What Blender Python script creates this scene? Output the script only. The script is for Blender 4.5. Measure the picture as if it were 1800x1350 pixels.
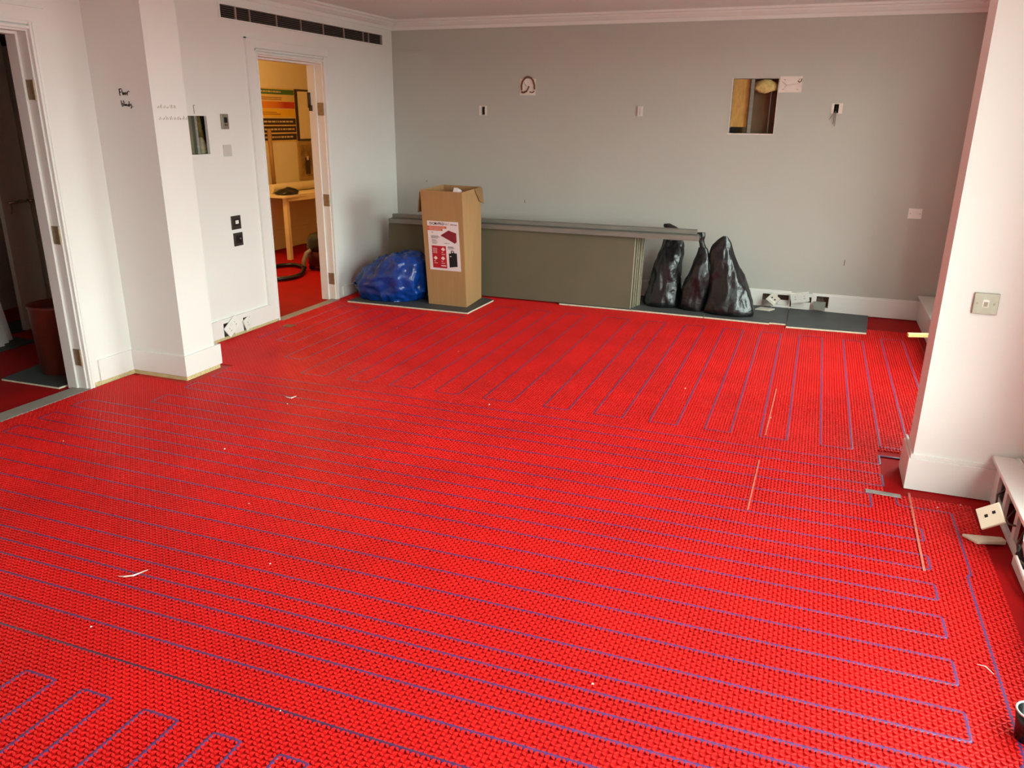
import bpy, math, random
import numpy as np
from mathutils import Vector, Matrix, noise

scene = bpy.context.scene
C = scene.collection
for o in list(bpy.data.objects):
    bpy.data.objects.remove(o, do_unlink=True)
random.seed(7)

# ------------------------------------------------------------------ camera
cam_d = bpy.data.cameras.new('camera')
cam = bpy.data.objects.new('camera', cam_d)
C.objects.link(cam)
scene.camera = cam
CAMZ = 1.55
FPX = 1381.8
fw = Vector((-0.33244, 0.88728, -0.31971)); rt = Vector((0.93524, 0.35389, 0.00966)); up = Vector((-0.12171, 0.29579, 0.94747))
rm = Matrix((rt, up, -fw)).transposed()
cam.matrix_world = Matrix.Translation((0, 0, CAMZ)) @ rm.to_4x4()
cam_d.sensor_fit = 'HORIZONTAL'
cam_d.sensor_width = 36.0
cam_d.lens = 36.0 * FPX / 1800.0
cam_d.clip_start = 0.05

# ------------------------------------------------------------------ world: overcast sky, darker ground below the horizon
world = bpy.data.worlds.new('overcast')
scene.world = world
world.use_nodes = True
wn = world.node_tree; wn.nodes.clear()
w_out = wn.nodes.new('ShaderNodeOutputWorld')
w_bg = wn.nodes.new('ShaderNodeBackground')
w_tc = wn.nodes.new('ShaderNodeTexCoord')
w_sep = wn.nodes.new('ShaderNodeSeparateXYZ')
w_map = wn.nodes.new('ShaderNodeMapRange')
w_map.inputs['From Min'].default_value = -1.0
w_map.inputs['From Max'].default_value = 1.0
w_ramp = wn.nodes.new('ShaderNodeValToRGB')
cr = w_ramp.color_ramp
cr.elements[0].position = 0.0; cr.elements[0].color = (0.11, 0.115, 0.105, 1)
cr.elements[1].position = 1.0; cr.elements[1].color = (0.89, 1.0, 0.97, 1)
e = cr.elements.new(0.495); e.color = (0.14, 0.145, 0.135, 1)
e = cr.elements.new(0.505); e.color = (0.62, 0.70, 0.67, 1)
e = cr.elements.new(0.70); e.color = (0.79, 0.89, 0.86, 1)
wn.links.new(w_tc.outputs['Generated'], w_sep.inputs[0])
wn.links.new(w_sep.outputs['Z'], w_map.inputs['Value'])
wn.links.new(w_map.outputs['Result'], w_ramp.inputs['Fac'])
wn.links.new(w_ramp.outputs['Color'], w_bg.inputs['Color'])
w_bg.inputs['Strength'].default_value = 20.5
wn.links.new(w_bg.outputs[0], w_out.inputs[0])

# window openings in the right-hand wall: (y0, y1, z0, z1)
XW = 1.02           # inner face of the right-hand wall
XG = 1.30           # plane of the glass
WINS = [(-4.7, -3.3, 0.42, 2.25), (0.0, 2.92, 0.42, 2.25), (4.45, 6.0, 0.42, 2.20)]  # first opening is added behind the camera to lift the ambient light
for i, (y0, y1, z0, z1) in enumerate(WINS):
    ld = bpy.data.lights.new('window_daylight', 'AREA')
    ld.shape = 'RECTANGLE'; ld.size = y1 - y0; ld.size_y = z1 - z0
    ld.cycles.is_portal = True
    lo = bpy.data.objects.new('window_daylight', ld); C.objects.link(lo)
    lo.location = (XG + 0.06, (y0 + y1) / 2, (z0 + z1) / 2)
    lo.rotation_euler = Matrix(((0, 0, 1), (1, 0, 0), (0, 1, 0))).to_euler()  # local -Z faces -X (into the room)

scene.view_settings.view_transform = 'Standard'
scene.view_settings.look = 'None'
scene.view_settings.gamma = 1.0
scene.view_settings.use_curve_mapping = False
scene.view_settings.exposure = 0.14

# ------------------------------------------------------------------ materials
def s2l(c):
    return tuple((x / 12.92 if x <= 0.04045 else ((x + 0.055) / 1.055) ** 2.4) for x in [v / 255 for v in c])

MATS = {}
def mat(name, rgb, rough=0.6, metal=0.0, var=0.06, scale=6.0, bump=0.0, bscale=60.0, spec=0.5, coat=0.0, emit=None, stretch=None):
    """procedural principled material; colour is sRGB 0..255, var = noise-driven value variation"""
    if name in MATS: return MATS[name]
    m = bpy.data.materials.new(name); m.use_nodes = True
    nt = m.node_tree; b = nt.nodes['Principled BSDF']
    col = s2l(rgb)
    tc = nt.nodes.new('ShaderNodeTexCoord')
    src = tc.outputs['Object']
    if name.startswith('red_'):
        src = nt.nodes.new('ShaderNodeNewGeometry').outputs['Position']
    if stretch:
        mp = nt.nodes.new('ShaderNodeMapping'); mp.inputs['Scale'].default_value = stretch
        nt.links.new(src, mp.inputs['Vector']); src = mp.outputs['Vector']
    nz = nt.nodes.new('ShaderNodeTexNoise'); nz.inputs['Scale'].default_value = scale; nz.inputs['Detail'].default_value = 4.0
    nt.links.new(src, nz.inputs['Vector'])
    rp = nt.nodes.new('ShaderNodeValToRGB')
    rp.color_ramp.elements[0].position = 0.3; rp.color_ramp.elements[1].position = 0.7
    rp.color_ramp.elements[0].color = (*[max(0, c * (1 - var)) for c in col], 1)
    rp.color_ramp.elements[1].color = (*[min(1, c * (1 + var)) for c in col], 1)
    nt.links.new(nz.outputs['Fac'], rp.inputs['Fac'])
    nt.links.new(rp.outputs['Color'], b.inputs['Base Color'])
    b.inputs['Roughness'].default_value = rough
    b.inputs['Metallic'].default_value = metal
    b.inputs['Specular IOR Level'].default_value = spec
    if coat: b.inputs['Coat Weight'].default_value = coat; b.inputs['Coat Roughness'].default_value = 0.15
    if bump:
        n2 = nt.nodes.new('ShaderNodeTexNoise'); n2.inputs['Scale'].default_value = bscale; n2.inputs['Detail'].default_value = 3.0
        nt.links.new(src, n2.inputs['Vector'])
        bp = nt.nodes.new('ShaderNodeBump'); bp.inputs['Strength'].default_value = bump; bp.inputs['Distance'].default_value = 0.01
        nt.links.new(n2.outputs['Fac'], bp.inputs['Height']); nt.links.new(bp.outputs['Normal'], b.inputs['Normal'])
    if emit:
        b.inputs['Emission Color'].default_value = (*s2l(rgb), 1); b.inputs['Emission Strength'].default_value = emit
    MATS[name] = m
    return m

WHITE = mat('white_wall_paint', (236, 234, 230), 0.75, var=0.015, scale=2.0, bump=0.03, bscale=120)
GREY = mat('grey_wall_paint', (191, 189, 181), 0.8, var=0.02, scale=1.5, bump=0.04, bscale=140)
CEIL = mat('ceiling_paint', (232, 228, 224), 0.85, var=0.015, scale=1.5)
GLOSS = mat('white_gloss_paint', (238, 236, 232), 0.35, var=0.012, scale=3.0)
RAWWOOD = mat('raw_timber', (205, 190, 140), 0.8, var=0.2, scale=18, stretch=(1, 6, 6))
FLOORRED = mat('red_membrane', (158, 2, 5), 0.7, var=0.12, scale=5.0, bump=0.08, bscale=90, spec=0.15)
MATRED_SHADE = mat('red_mat_shade', (188, 4, 8), 0.55, var=0.10, scale=2.6, spec=0.5)  # same plastic as the studs, darkened: shade of the gaps painted in
STUDRED_LIT = mat('red_stud_lit', (222, 28, 26), 0.5, var=0.10, scale=2.6, spec=0.35)  # same plastic as the sheet, lightened: light on the stud tops painted in
CABLE = mat('purple_cable_sheath', (88, 48, 98), 0.42, var=0.12, scale=40)
CARD = mat('cardboard', (178, 137, 91), 0.85, var=0.06, scale=3.0, stretch=(14, 14, 1))
CARDIN = mat('cardboard_inside', (150, 116, 76), 0.9, var=0.08, scale=5.0)
PAPER = mat('label_paper', (240, 226, 228), 0.6, var=0.01)
BLACKINK = mat('black_ink', (18, 14, 16), 0.7, var=0.05)
GREYINK = mat('grey_ink', (150, 140, 142), 0.7, var=0.05)
REDINK = mat('red_ink', (190, 16, 34), 0.6, var=0.03)
DREDINK = mat('dark_red_ink', (140, 22, 40), 0.6, var=0.1, scale=60)
ORANGEINK = mat('orange_ink', (214, 92, 50), 0.6, var=0.04)
PINKINK = mat('pale_pink_ink', (244, 214, 214), 0.6, var=0.02)
BOARD = mat('backer_board_face', (104, 96, 76), 0.85, var=0.05, scale=2.0, bump=0.05, bscale=200)
BOARDEDGE = mat('backer_board_edge', (222, 214, 190), 0.9, var=0.12, scale=40)
SLAB = mat('dark_backer_board', (70, 74, 74), 0.6, var=0.12, scale=5.0, bump=0.06, bscale=120)
STEEL = mat('galvanised_steel', (138, 136, 128), 0.42, metal=0.35, var=0.12, scale=9.0, stretch=(1, 8, 8))
BLACKBAG = mat('black_bin_liner', (22, 23, 25), 0.30, var=0.25, scale=10, bump=0.55, bscale=26, spec=0.6)
BLUEBAG = mat('blue_plastic', (8, 58, 140), 0.22, var=0.3, scale=9, bump=0.6, bscale=24, spec=0.6)
PLATEW = mat('white_plastic', (238, 236, 230), 0.35, var=0.02)
PLATEG = mat('brushed_nickel', (160, 152, 138), 0.4, metal=0.6, var=0.06, scale=60, stretch=(1, 20, 1))
PLATEB = mat('dark_bronze_plate', (66, 60, 54), 0.4, metal=0.4, var=0.08, scale=30)
DARK = mat('dark_and_shade', (20, 16, 14), 0.9, var=0.2)  # near-black parts, and shade painted as dark filling in recesses
BRASS = mat('tarnished_brass', (160, 140, 112), 0.45, metal=0.4, var=0.2, scale=40)
PLASTER = mat('bare_plaster', (236, 224, 214), 0.9, var=0.06, scale=30, bump=0.1, bscale=80)
BROWNSTAIN = mat('brown_adhesive', (120, 84, 58), 0.9, var=0.2, scale=50)
OSB = mat('timber_sheet', (196, 152, 84), 0.85, var=0.18, scale=16, stretch=(3, 1, 1))
WOOL = mat('insulation_wool', (214, 186, 120), 0.95, var=0.2, scale=30, bump=0.6, bscale=60)
BROWN = mat('brown_cavity_board', (124, 96, 68), 0.85, var=0.15, scale=7)
TAPEG = mat('grey_duct_tape', (140, 138, 132), 0.5, var=0.15, scale=30)
TAPEB = mat('beige_joint_tape', (200, 100, 84), 0.6, var=0.2, scale=25)
THRESH = mat('grey_threshold', (150, 146, 136), 0.7, var=0.08, scale=12)
WALLY = mat('cream_room_paint', (226, 210, 170), 0.8, var=0.02)
BATTEN = mat('pine_batten', (228, 196, 128), 0.7, var=0.12, scale=14, stretch=(1, 9, 9))
BLACKP = mat('black_plastic', (20, 22, 22), 0.25, var=0.1)
TUB = mat('brown_tub', (112, 44, 30), 0.5, var=0.2, scale=6)
PICT = mat('picture_print', (150, 118, 70), 0.5, var=0.55, scale=9)
POLEW = mat('pole_wood', (150, 110, 62), 0.6, var=0.1)
SHADEGREY = mat('grey_door_paint', (214, 206, 196), 0.6, var=0.02)

def gradient_mat(name, stops, axis=1, lo=0.0, hi=1.0):
    m = bpy.data.materials.new(name); m.use_nodes = True
    nt = m.node_tree; b = nt.nodes['Principled BSDF']; b.inputs['Roughness'].default_value = 0.5
    tc = nt.nodes.new('ShaderNodeTexCoord'); sp = nt.nodes.new('ShaderNodeSeparateXYZ'); mr = nt.nodes.new('ShaderNodeMapRange')
    mr.inputs['From Min'].default_value = lo; mr.inputs['From Max'].default_value = hi
    rp = nt.nodes.new('ShaderNodeValToRGB')
    nt.links.new(tc.outputs['Object'], sp.inputs[0]); nt.links.new(sp.outputs[axis], mr.inputs['Value'])
    nt.links.new(mr.outputs['Result'], rp.inputs['Fac']); nt.links.new(rp.outputs['Color'], b.inputs['Base Color'])
    els = rp.color_ramp.elements
    els[0].position = stops[0][0]; els[0].color = (*s2l(stops[0][1]), 1)
    els[1].position = stops[-1][0]; els[1].color = (*s2l(stops[-1][1]), 1)
    for p, c in stops[1:-1]:
        q = els.new(p); q.color = (*s2l(c), 1)
    return m

GLASS = bpy.data.materials.new('window_glass'); GLASS.use_nodes = True
_nt = GLASS.node_tree; _nt.nodes.clear()
_o = _nt.nodes.new('ShaderNodeOutputMaterial'); _mx = _nt.nodes.new('ShaderNodeMixShader'); _t = _nt.nodes.new('ShaderNodeBsdfTransparent'); _g = _nt.nodes.new('ShaderNodeBsdfGlossy')
_g.inputs['Roughness'].default_value = 0.02; _mx.inputs[0].default_value = 0.06; _t.inputs[0].default_value = (0.95, 0.98, 0.96, 1)
_nt.links.new(_t.outputs[0], _mx.inputs[1]); _nt.links.new(_g.outputs[0], _mx.inputs[2]); _nt.links.new(_mx.outputs[0], _o.inputs[0])

# ------------------------------------------------------------------ mesh helpers
W = {}      # object name -> world origin (no object is rotated, so children only need an offset)
def tag(o, label=None, cat=None, group=None, kind=None):
    if label: o['label'] = label
    if cat: o['category'] = cat
    if group: o['group'] = group
    if kind: o['kind'] = kind
    return o

def empty(name, loc, label=None, cat=None, group=None, kind=None):
    o = bpy.data.objects.new(name, None); o.empty_display_size = 0.05
    C.objects.link(o); o.location = loc; W[o.name] = Vector(loc)
    return tag(o, label, cat, group, kind)

class MB:
    def __init__(s): s.v = []; s.f = []
    def add(s, vs, fs):
        n = len(s.v); s.v += [tuple(p) for p in vs]; s.f += [tuple(i + n for i in f) for f in fs]; return s
    def box(s, x0, x1, y0, y1, z0, z1):
        x0, x1 = min(x0, x1), max(x0, x1); y0, y1 = min(y0, y1), max(y0, y1); z0, z1 = min(z0, z1), max(z0, z1)
        return s.hexa([(x0, y0, z0), (x1, y0, z0), (x1, y1, z0), (x0, y1, z0), (x0, y0, z1), (x1, y0, z1), (x1, y1, z1), (x0, y1, z1)])
    def hexa(s, p):
        return s.add(p, [(0, 3, 2, 1), (4, 5, 6, 7), (0, 1, 5, 4), (1, 2, 6, 5), (2, 3, 7, 6), (3, 0, 4, 7)])
    def obox(s, fr, u0, u1, v0, v1, n0, n1):
        o, u, v, n = fr
        P = lambda a, b, c: o + u * a + v * b + n * c
        return s.hexa([P(u0, v0, n0), P(u1, v0, n0), P(u1, v1, n0), P(u0, v1, n0), P(u0, v0, n1), P(u1, v0, n1), P(u1, v1, n1), P(u0, v1, n1)])
    def oprism(s, fr, pts, n0, n1):
        o, u, v, n = fr; k = len(pts)
        vs = [o + u * a + v * b + n * n0 for a, b in pts] + [o + u * a + v * b + n * n1 for a, b in pts]
        fs = [tuple(reversed(range(k))), tuple(range(k, 2 * k))] + [(i, (i + 1) % k, k + (i + 1) % k, k + i) for i in range(k)]
        return s.add(vs, fs)
    def tube(s, pts, r, n=8, cap=True):
        pts = [Vector(p) for p in pts]; m = len(pts)
        rs = r if isinstance(r, (list, tuple)) else [r] * m
        vs = []; prev = None
        for i, p in enumerate(pts):
            if i == 0: t = pts[1] - p
            elif i == m - 1: t = p - pts[-2]
            else: t = (pts[i + 1] - p).normalized() + (p - pts[i - 1]).normalized()
            t = t.normalized() if t.length > 1e-9 else Vector((0, 0, 1))
            if prev is None:
                a = t.cross(Vector((0, 0, 1)))
                if a.length < 1e-3: a = t.cross(Vector((1, 0, 0)))
            else: a = prev - t * prev.dot(t)
            a.normalize(); prev = a; b = t.cross(a)
            vs += [p + (a * math.cos(2 * math.pi * k / n) + b * math.sin(2 * math.pi * k / n)) * rs[i] for k in range(n)]
        fs = [(i * n + k, i * n + (k + 1) % n, (i + 1) * n + (k + 1) % n, (i + 1) * n + k) for i in range(m - 1) for k in range(n)]
        if cap: fs += [tuple(reversed(range(n))), tuple(range((m - 1) * n, m * n))]
        return s.add(vs, fs)
    def lathe(s, prof, c, n=24):
        vs = []; m = len(prof)
        for r, z in prof:
            vs += [(c[0] + r * math.cos(2 * math.pi * k / n), c[1] + r * math.sin(2 * math.pi * k / n), c[2] + z) for k in range(n)]
        fs = [(i * n + k, i * n + (k + 1) % n, (i + 1) * n + (k + 1) % n, (i + 1) * n + k) for i in range(m - 1) for k in range(n)]
        fs += [tuple(reversed(range(n))), tuple(range((m - 1) * n, m * n))]
        return s.add(vs, fs)
    def build(s, name, m, parent=None, label=None, cat=None, group=None, kind=None, bevel=0.0, smooth=False, solid=0.0):
        P = np.array([tuple(p) for p in s.v], dtype=float)
        o0 = Vector(((P[:, 0].min() + P[:, 0].max()) / 2, (P[:, 1].min() + P[:, 1].max()) / 2, P[:, 2].min()))
        me = bpy.data.meshes.new(name)
        me.from_pydata([tuple(p) for p in (P - np.array(o0))], [], s.f); me.validate(); me.update()
        me.materials.append(m)
        if smooth: me.polygons.foreach_set('use_smooth', [True] * len(me.polygons))
        o = bpy.data.objects.new(name, me); C.objects.link(o)
        W[o.name] = o0
        if parent: o.parent = parent; o.location = o0 - W[parent.name]
        else: o.location = o0
        if solid:
            md = o.modifiers.new('thick', 'SOLIDIFY'); md.thickness = solid; md.offset = 0
        if bevel:
            md = o.modifiers.new('bevel', 'BEVEL'); md.width = bevel; md.segments = 2; md.limit_method = 'ANGLE'
        return tag(o, label, cat, group, kind)

def B(*a): return MB().box(*a)
X3, Y3, Z3 = Vector((1, 0, 0)), Vector((0, 1, 0)), Vector((0, 0, 1))
def frame(o, u, v): return (Vector(o), u, v, u.cross(v))

def wall_cells(mb, mk, us, vs, holes):
    """grid of boxes that leaves the rectangular holes (u0,u1,v0,v1) open"""
    U = sorted(set(list(us) + [h[i] for h in holes for i in (0, 1) if us[0] < h[i] < us[1]]))
    V = sorted(set(list(vs) + [h[i] for h in holes for i in (2, 3) if vs[0] < h[i] < vs[1]]))
    for a, b in zip(U, U[1:]):
        run = None
        for c, d in zip(V, V[1:]):
            cu, cv = (a + b) / 2, (c + d) / 2
            solid = not any(h[0] < cu < h[1] and h[2] < cv < h[3] for h in holes)
            if solid: run = [run[0], d] if run else [c, d]
            if (not solid) and run: mk(mb, a, b, run[0], run[1]); run = None
        if run: mk(mb, a, b, run[0], run[1])
    return mb

def text_mesh(name, txt, size, fr, m, parent, depth=0.0008, align='LEFT', bold=False):
    """lettering as a flat mesh lying on the frame fr (origin, u, v, n)"""
    cu = bpy.data.curves.new(name, 'FONT'); cu.body = txt; cu.size = size; cu.align_x = align; cu.extrude = 0.0
    if bold: cu.offset = size * 0.02
    cu.resolution_u = 2
    t = bpy.data.objects.new(name + '_tmp', cu); C.objects.link(t)
    dg = bpy.context.evaluated_depsgraph_get()
    me = bpy.data.meshes.new_from_object(t.evaluated_get(dg))
    bpy.data.objects.remove(t, do_unlink=True)
    o, u, v, n = fr
    mb = MB(); mb.v = [tuple(o + u * p.co.x + v * p.co.y + n * depth) for p in me.vertices]
    mb.f = [tuple(p.vertices) for p in me.polygons]
    return mb.build(name, m, parent)

# ------------------------------------------------------------------ room shell
XL, YB, ZC = -3.902, 7.101, 2.405
D1 = (2.38, 3.258, -0.1, 1.975)      # door opening 1 in the left wall (y0,y1,z0,z1)
D2 = (5.063, 5.925, -0.1, 1.985)     # door opening 2
HOLE_L = (4.316, 4.50, 1.302, 1.548)
SOCK_L = [(4.425, 4.535, 0.02, 0.125), (4.640, 4.715, 0.02, 0.122)]
HOLE_B = (-0.748, -0.392, 1.453, 1.879)
SOCK_B = [(-0.330, -0.250, 0.020, 0.130), (-0.205, -0.112, 0.040, 0.130), (-0.098, 0.072, 0.030, 0.128), (0.112, 0.210, 0.045, 0.142)]
SMALL_B = [(-2.985, -2.955, 1.583, 1.655), (0.050, 0.085, 1.618, 1.685)]

def struct(mb, name, m, **k): return mb.build(name, m, kind='structure', **k)
struct(B(XL - 0.02, XW + 0.4, -5.2, YB + 0.2, -0.12, 0.0), 'floor', FLOORRED, label='smooth red membrane floor under the studded mats')
struct(B(-6.6, XL - 0.02, 1.0, 9.9, -0.12, 0.0), 'floor_side_rooms', FLOORRED, label='dark red floor beyond the two doorways')
struct(B(-6.6, XW + 0.4, -5.2, 9.9, ZC, ZC + 0.1), 'ceiling', CEIL, label='pale plain ceiling')
mb = wall_cells(MB(), lambda m, a, b, c, d: m.box(XL - 0.022, XL, a, b, c, d), (-5.2, YB), (-0.1, ZC), [D1, D2, HOLE_L] + SOCK_L)
mb = wall_cells(mb, lambda m, a, b, c, d: m.box(XL - 0.13, XL - 0.022, a, b, c, d), (-5.2, YB), (-0.1, ZC), [D1, D2, (HOLE_L[0] - .04, HOLE_L[1] + .18, HOLE_L[2] - .05, HOLE_L[3] + .05)] + SOCK_L)
struct(mb, 'wall_left', WHITE, label='white left wall with two door openings')
mb = wall_cells(MB(), lambda m, a, b, c, d: m.box(a, b, YB, YB + 0.14, c, d), (XL - 0.15, XW + 0.4), (-0.1, ZC), [HOLE_B] + SOCK_B + SMALL_B)
struct(mb, 'wall_back', GREY, label='grey back wall with cut openings')
struct(B(-6.6, XL - 0.15, YB + 2.7, YB + 2.8, 0, ZC), 'wall_side_end', WALLY)
struct(B(-6.2, XL - 0.15, 4.86, 4.96, 0, ZC), 'wall_partition', WALLY)
struct(B(-6.14, -6.08, 4.96, 9.85, 0, ZC), 'wall_side_far', WALLY, label='cream wall of the lamp-lit room beyond the doorway')
struct(B(XL - 0.15, XL - 0.10, YB + 0.14, 9.85, 0, ZC), 'wall_side_near', WALLY)
struct(B(-6.6, XW + 0.4, -5.3, -5.2, 0, ZC), 'wall_front', WHITE)
mb = wall_cells(MB(), lambda m, a, b, c, d: m.box(XW, XW + 0.36, a, b, c, d), (-5.2, YB), (-0.1, ZC), [(w[0], w[1], w[2], w[3]) for w in WINS])
struct(mb, 'wall_right', WHITE, label='white right-hand wall with window openings')
struct(B(-6.3, -6.2, 1.0, 4.9, 0, ZC), 'wall_store_far', SHADEGREY)
struct(B(-6.3, XL - 0.15, 1.0, 1.1, 0, ZC), 'wall_store_near', SHADEGREY)

# piers
PLX, PLY0, PLY1 = -3.485, 3.599, 3.862
struct(B(XL, PLX, PLY0, PLY1, 0.0, ZC), 'wall_left_pier', WHITE, label='white square pier standing out from the left wall')
PRX, PRY0, PRY1 = 0.540, 3.611, 3.80
struct(B(PRX, XW, PRY0, PRY1, 0.0, ZC), 'wall_right_pier', WHITE, label='white pier beside the window bay on the right')

# windows (out of the frame on the right, they let the daylight in)
for i, (y0, y1, z0, z1) in enumerate(WINS):
    r = empty('window_%d' % (i + 1), (XG, (y0 + y1) / 2, z0), kind='structure')
    f = 0.05
    mb = MB().box(XG - .03, XG + .03, y0, y1, z0, z0 + f).box(XG - .03, XG + .03, y0, y1, z1 - f, z1)
    mb.box(XG - .03, XG + .03, y0, y0 + f, z0 + f, z1 - f).box(XG - .03, XG + .03, y1 - f, y1, z0 + f, z1 - f)
    ym = (y0 + y1) / 2
    mb.box(XG - .03, XG + .03, ym - .025, ym + .025, z0 + f, z1 - f)
    mb.build('window_frame', GLOSS, r)
    B(XG - .004, XG + .004, y0 + f, ym - .025, z0 + f, z1 - f).build('pane', GLASS, r)
    B(XG - .004, XG + .004, ym + .025, y1 - f, z0 + f, z1 - f).build('pane', GLASS, r)

# cornices
PROF = [(0, 2.318), (0.012, 2.318), (0.014, 2.345), (0.030, 2.352), (0.055, 2.372), (0.060, 2.384), (0.082, 2.388), (0.085, ZC), (0, ZC)]
MB().oprism((Vector((XL, 0, 0)), X3, Z3, Y3), PROF, PLY1, YB).build('trim_1', GLOSS, kind='structure', label='moulded cornice along the left wall')
MB().oprism((Vector((0, YB, 0)), -Y3, Z3, X3), PROF, XL, XW).build('trim_2', GLOSS, kind='structure', label='moulded cornice along the back wall')
MB().oprism((Vector((XW, 0, 0)), -X3, Z3, Y3), PROF, PRY1, YB).build('trim_3', GLOSS, kind='structure', label='moulded cornice over the far window bay')

# skirtings
SK = [(0, 0.012), (0.014, 0.012), (0.014, 0.150), (0.009, 0.154), (0.009, 0.164), (0, 0.166)]
mb = wall_cells(MB(), lambda m, a, b, c, d: m.box(a, b, YB - 0.016, YB, c, d), (-3.0, 0.91), (0.006, 0.150), SOCK_B)
mb.box(-3.0, -0.095, YB - 0.010, YB, 0.153, 0.164).box(0.075, 0.91, YB - 0.010, YB, 0.153, 0.164).box(-3.0, 0.91, YB - 0.008, YB, 0.150, 0.153)
mb.build('baseboard_back', GLOSS, kind='structure', label='white skirting along the grey back wall with cut-out socket holes')
mb = wall_cells(MB(), lambda m, a, b, c, d: m.box(XL, XL + 0.014, a, b, c, d), (PLY1, 4.965), (0.026, 0.150), SOCK_L)
mb.box(XL, XL + 0.014, 4.965, D2[0] - 0.002, 0.026, 2.072)            # flat surround beside the door
mb.box(XL, XL + 0.014, D2[0] - 0.002, 5.99, D2[3] + 0.03, 2.072)       # and over it
mb.box(XL, XL + 0.018, 4.958, 4.966, 0.150, 2.078).box(XL, XL + 0.018, 4.958, 5.99, 2.070, 2.078).box(XL, XL + 0.018, PLY1, 4.966, 0.148, 0.156)
mb.build('baseboard_left', GLOSS, kind='structure', label='white skirting and flat door surround on the left wall')
B(XL, XL + 0.014, 6.02, YB, 0.02, 0.10).build('baseboard_left_corner', GLOSS, kind='structure')
mb = MB().box(XL, PLX + 0.012, PLY0 - 0.012, PLY0, 0.028, 0.158).box(PLX, PLX + 0.012, PLY0, PLY1, 0.028, 0.158)
mb.box(PLX - 0.05, PLX + 0.012, PLY1, PLY1 + 0.045, 0.028, 0.158)
mb.build('baseboard_pier', GLOSS, kind='structure', bevel=0.0015, label='white skirting wrapped round the left pier')
B(XL, XL + 0.012, 3.335, PLY0 - 0.013, 0.028, 0.158).build('baseboard_left_near', GLOSS, kind='structure', bevel=0.0015)
mb = MB().box(XL, PLX + 0.004, PLY0 - 0.006, PLY0, 0.0, 0.027).box(PLX, PLX + 0.004, PLY0, PLY1 + 0.03, 0.0, 0.027)
mb.box(XL, XL + 0.006, 3.262, PLY0 - 0.006, 0.0, 0.027).box(XL, XL + 0.006, PLY1 + 0.02, D2[0] - 0.01, 0.0, 0.025)
mb.build('trim_4', RAWWOOD, kind='structure', label='raw timber strip showing under the left skirting')
mb = MB().box(PRX - 0.016, XW - 0.1, PRY0 - 0.016, PRY0, 0.004, 0.150).box(PRX - 0.016, PRX, PRY0, PRY1 + 0.05, 0.004, 0.150)
mb.box(PRX - 0.010, XW - 0.1, PRY0 - 0.010, PRY0, 0.154, 0.168).box(PRX - 0.010, PRX, PRY0, PRY1 + 0.05, 0.154, 0.168)
mb.box(PRX - 0.007, XW - 0.1, PRY0 - 0.007, PRY0, 0.150, 0.154)
mb.build('baseboard_right_pier', GLOSS, kind='structure', bevel=0.001, label='tall white skirting round the right pier')

# door linings: jambs with stop and bead, hinges on the far jamb
def door_frame(n, d, label, hz):
    y0, y1, z1 = d[0], d[1], d[3]
    r = empty('door_%d' % n, (XL, (y0 + y1) / 2, 0), label, kind='structure')
    xa, xb = XL - 0.135, XL
    for nm, ya, s in (('jamb', y0, 1), ('jamb', y1, -1)):
        B(xa, xb, ya, ya + s * 0.022, 0, z1 - 0.022).build(nm, GLOSS, r, bevel=0.001)
        B(xa, XL - 0.062, ya + s * 0.022, ya + s * 0.036, 0, z1 - 0.036).build('door_stop', GLOSS, r, bevel=0.002)
    B(xa, xb, y0, y1, z1 - 0.022, z1).build('head', GLOSS, r, bevel=0.001)
    B(xa, XL - 0.062, y0 + .022, y1 - .022, z1 - 0.036, z1 - 0.022).build('head_stop', GLOSS, r, bevel=0.002)
    bd = MB().box(XL, XL + 0.020, y1 - 0.012, y1 + 0.004, 0, z1 + 0.026).box(XL, XL + 0.014, y1 + 0.010, y1 + 0.026, 0, z1 + 0.026)
    bd.box(XL, XL + 0.020, y0 - 0.004, y0 + 0.012, 0, z1 + 0.004).box(XL, XL + 0.020, y0 + 0.012, y1 - 0.012, z1 - 0.012, z1 + 0.004)
    bd.box(XL, XL + 0.014, y0 - 0.02, y1 + 0.010, z1 + 0.010, z1 + 0.026)
    bd.build('architrave_bead', GLOSS, r, bevel=0.003)
    for z in hz:
        h = MB().box(XL - 0.058, XL - 0.004, y1 - 0.0245, y1 - 0.0215, z, z + 0.10).tube([(XL - 0.002, y1 - 0.027, z), (XL - 0.002, y1 - 0.027, z + 0.10)], 0.006, 8)
        h.build('hinge', BRASS, r)
    return r
door_frame(1, D1, 'white lining of the left doorway, open to a dark store', (0.15, 0.86, 1.62))
door_frame(2, D2, 'white lining of the doorway open to a yellow-lit room', (0.14, 0.82, 1.56))
B(XL + 0.0, XL + 0.012, 2.2, D1[1] + 0.10, 2.07, 2.078).build('trim_5', GLOSS, kind='structure', label='thin bead above the left doorway')
# lock keep on the far jamb of doorway 2
r = MB().box(XL - 0.134, XL - 0.112, D2[1] - 0.052, D2[1] - 0.0365, 1.62, 1.74).box(XL - 0.125, XL - 0.100, D2[1] - 0.052, D2[1] - 0.0365, 1.595, 1.64)
r.build('door_closer_bracket', PLATEB, label='dark metal bracket high on the jamb of the lit doorway', cat='bracket')

# thresholds
B(XL - 0.10, XL + 0.02, 2.36, D1[1] - 0.01, 0.0, 0.009).build('threshold_strip', THRESH, label='grey threshold strip across the dark store doorway', cat='threshold', bevel=0.002)
B(XL - 0.04, XL + 0.045, D2[0] + 0.01, D2[1] - 0.03, 0.0, 0.009).build('threshold_strip', THRESH, label='grey threshold strip across the yellow-lit doorway', cat='threshold', bevel=0.002)

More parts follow.
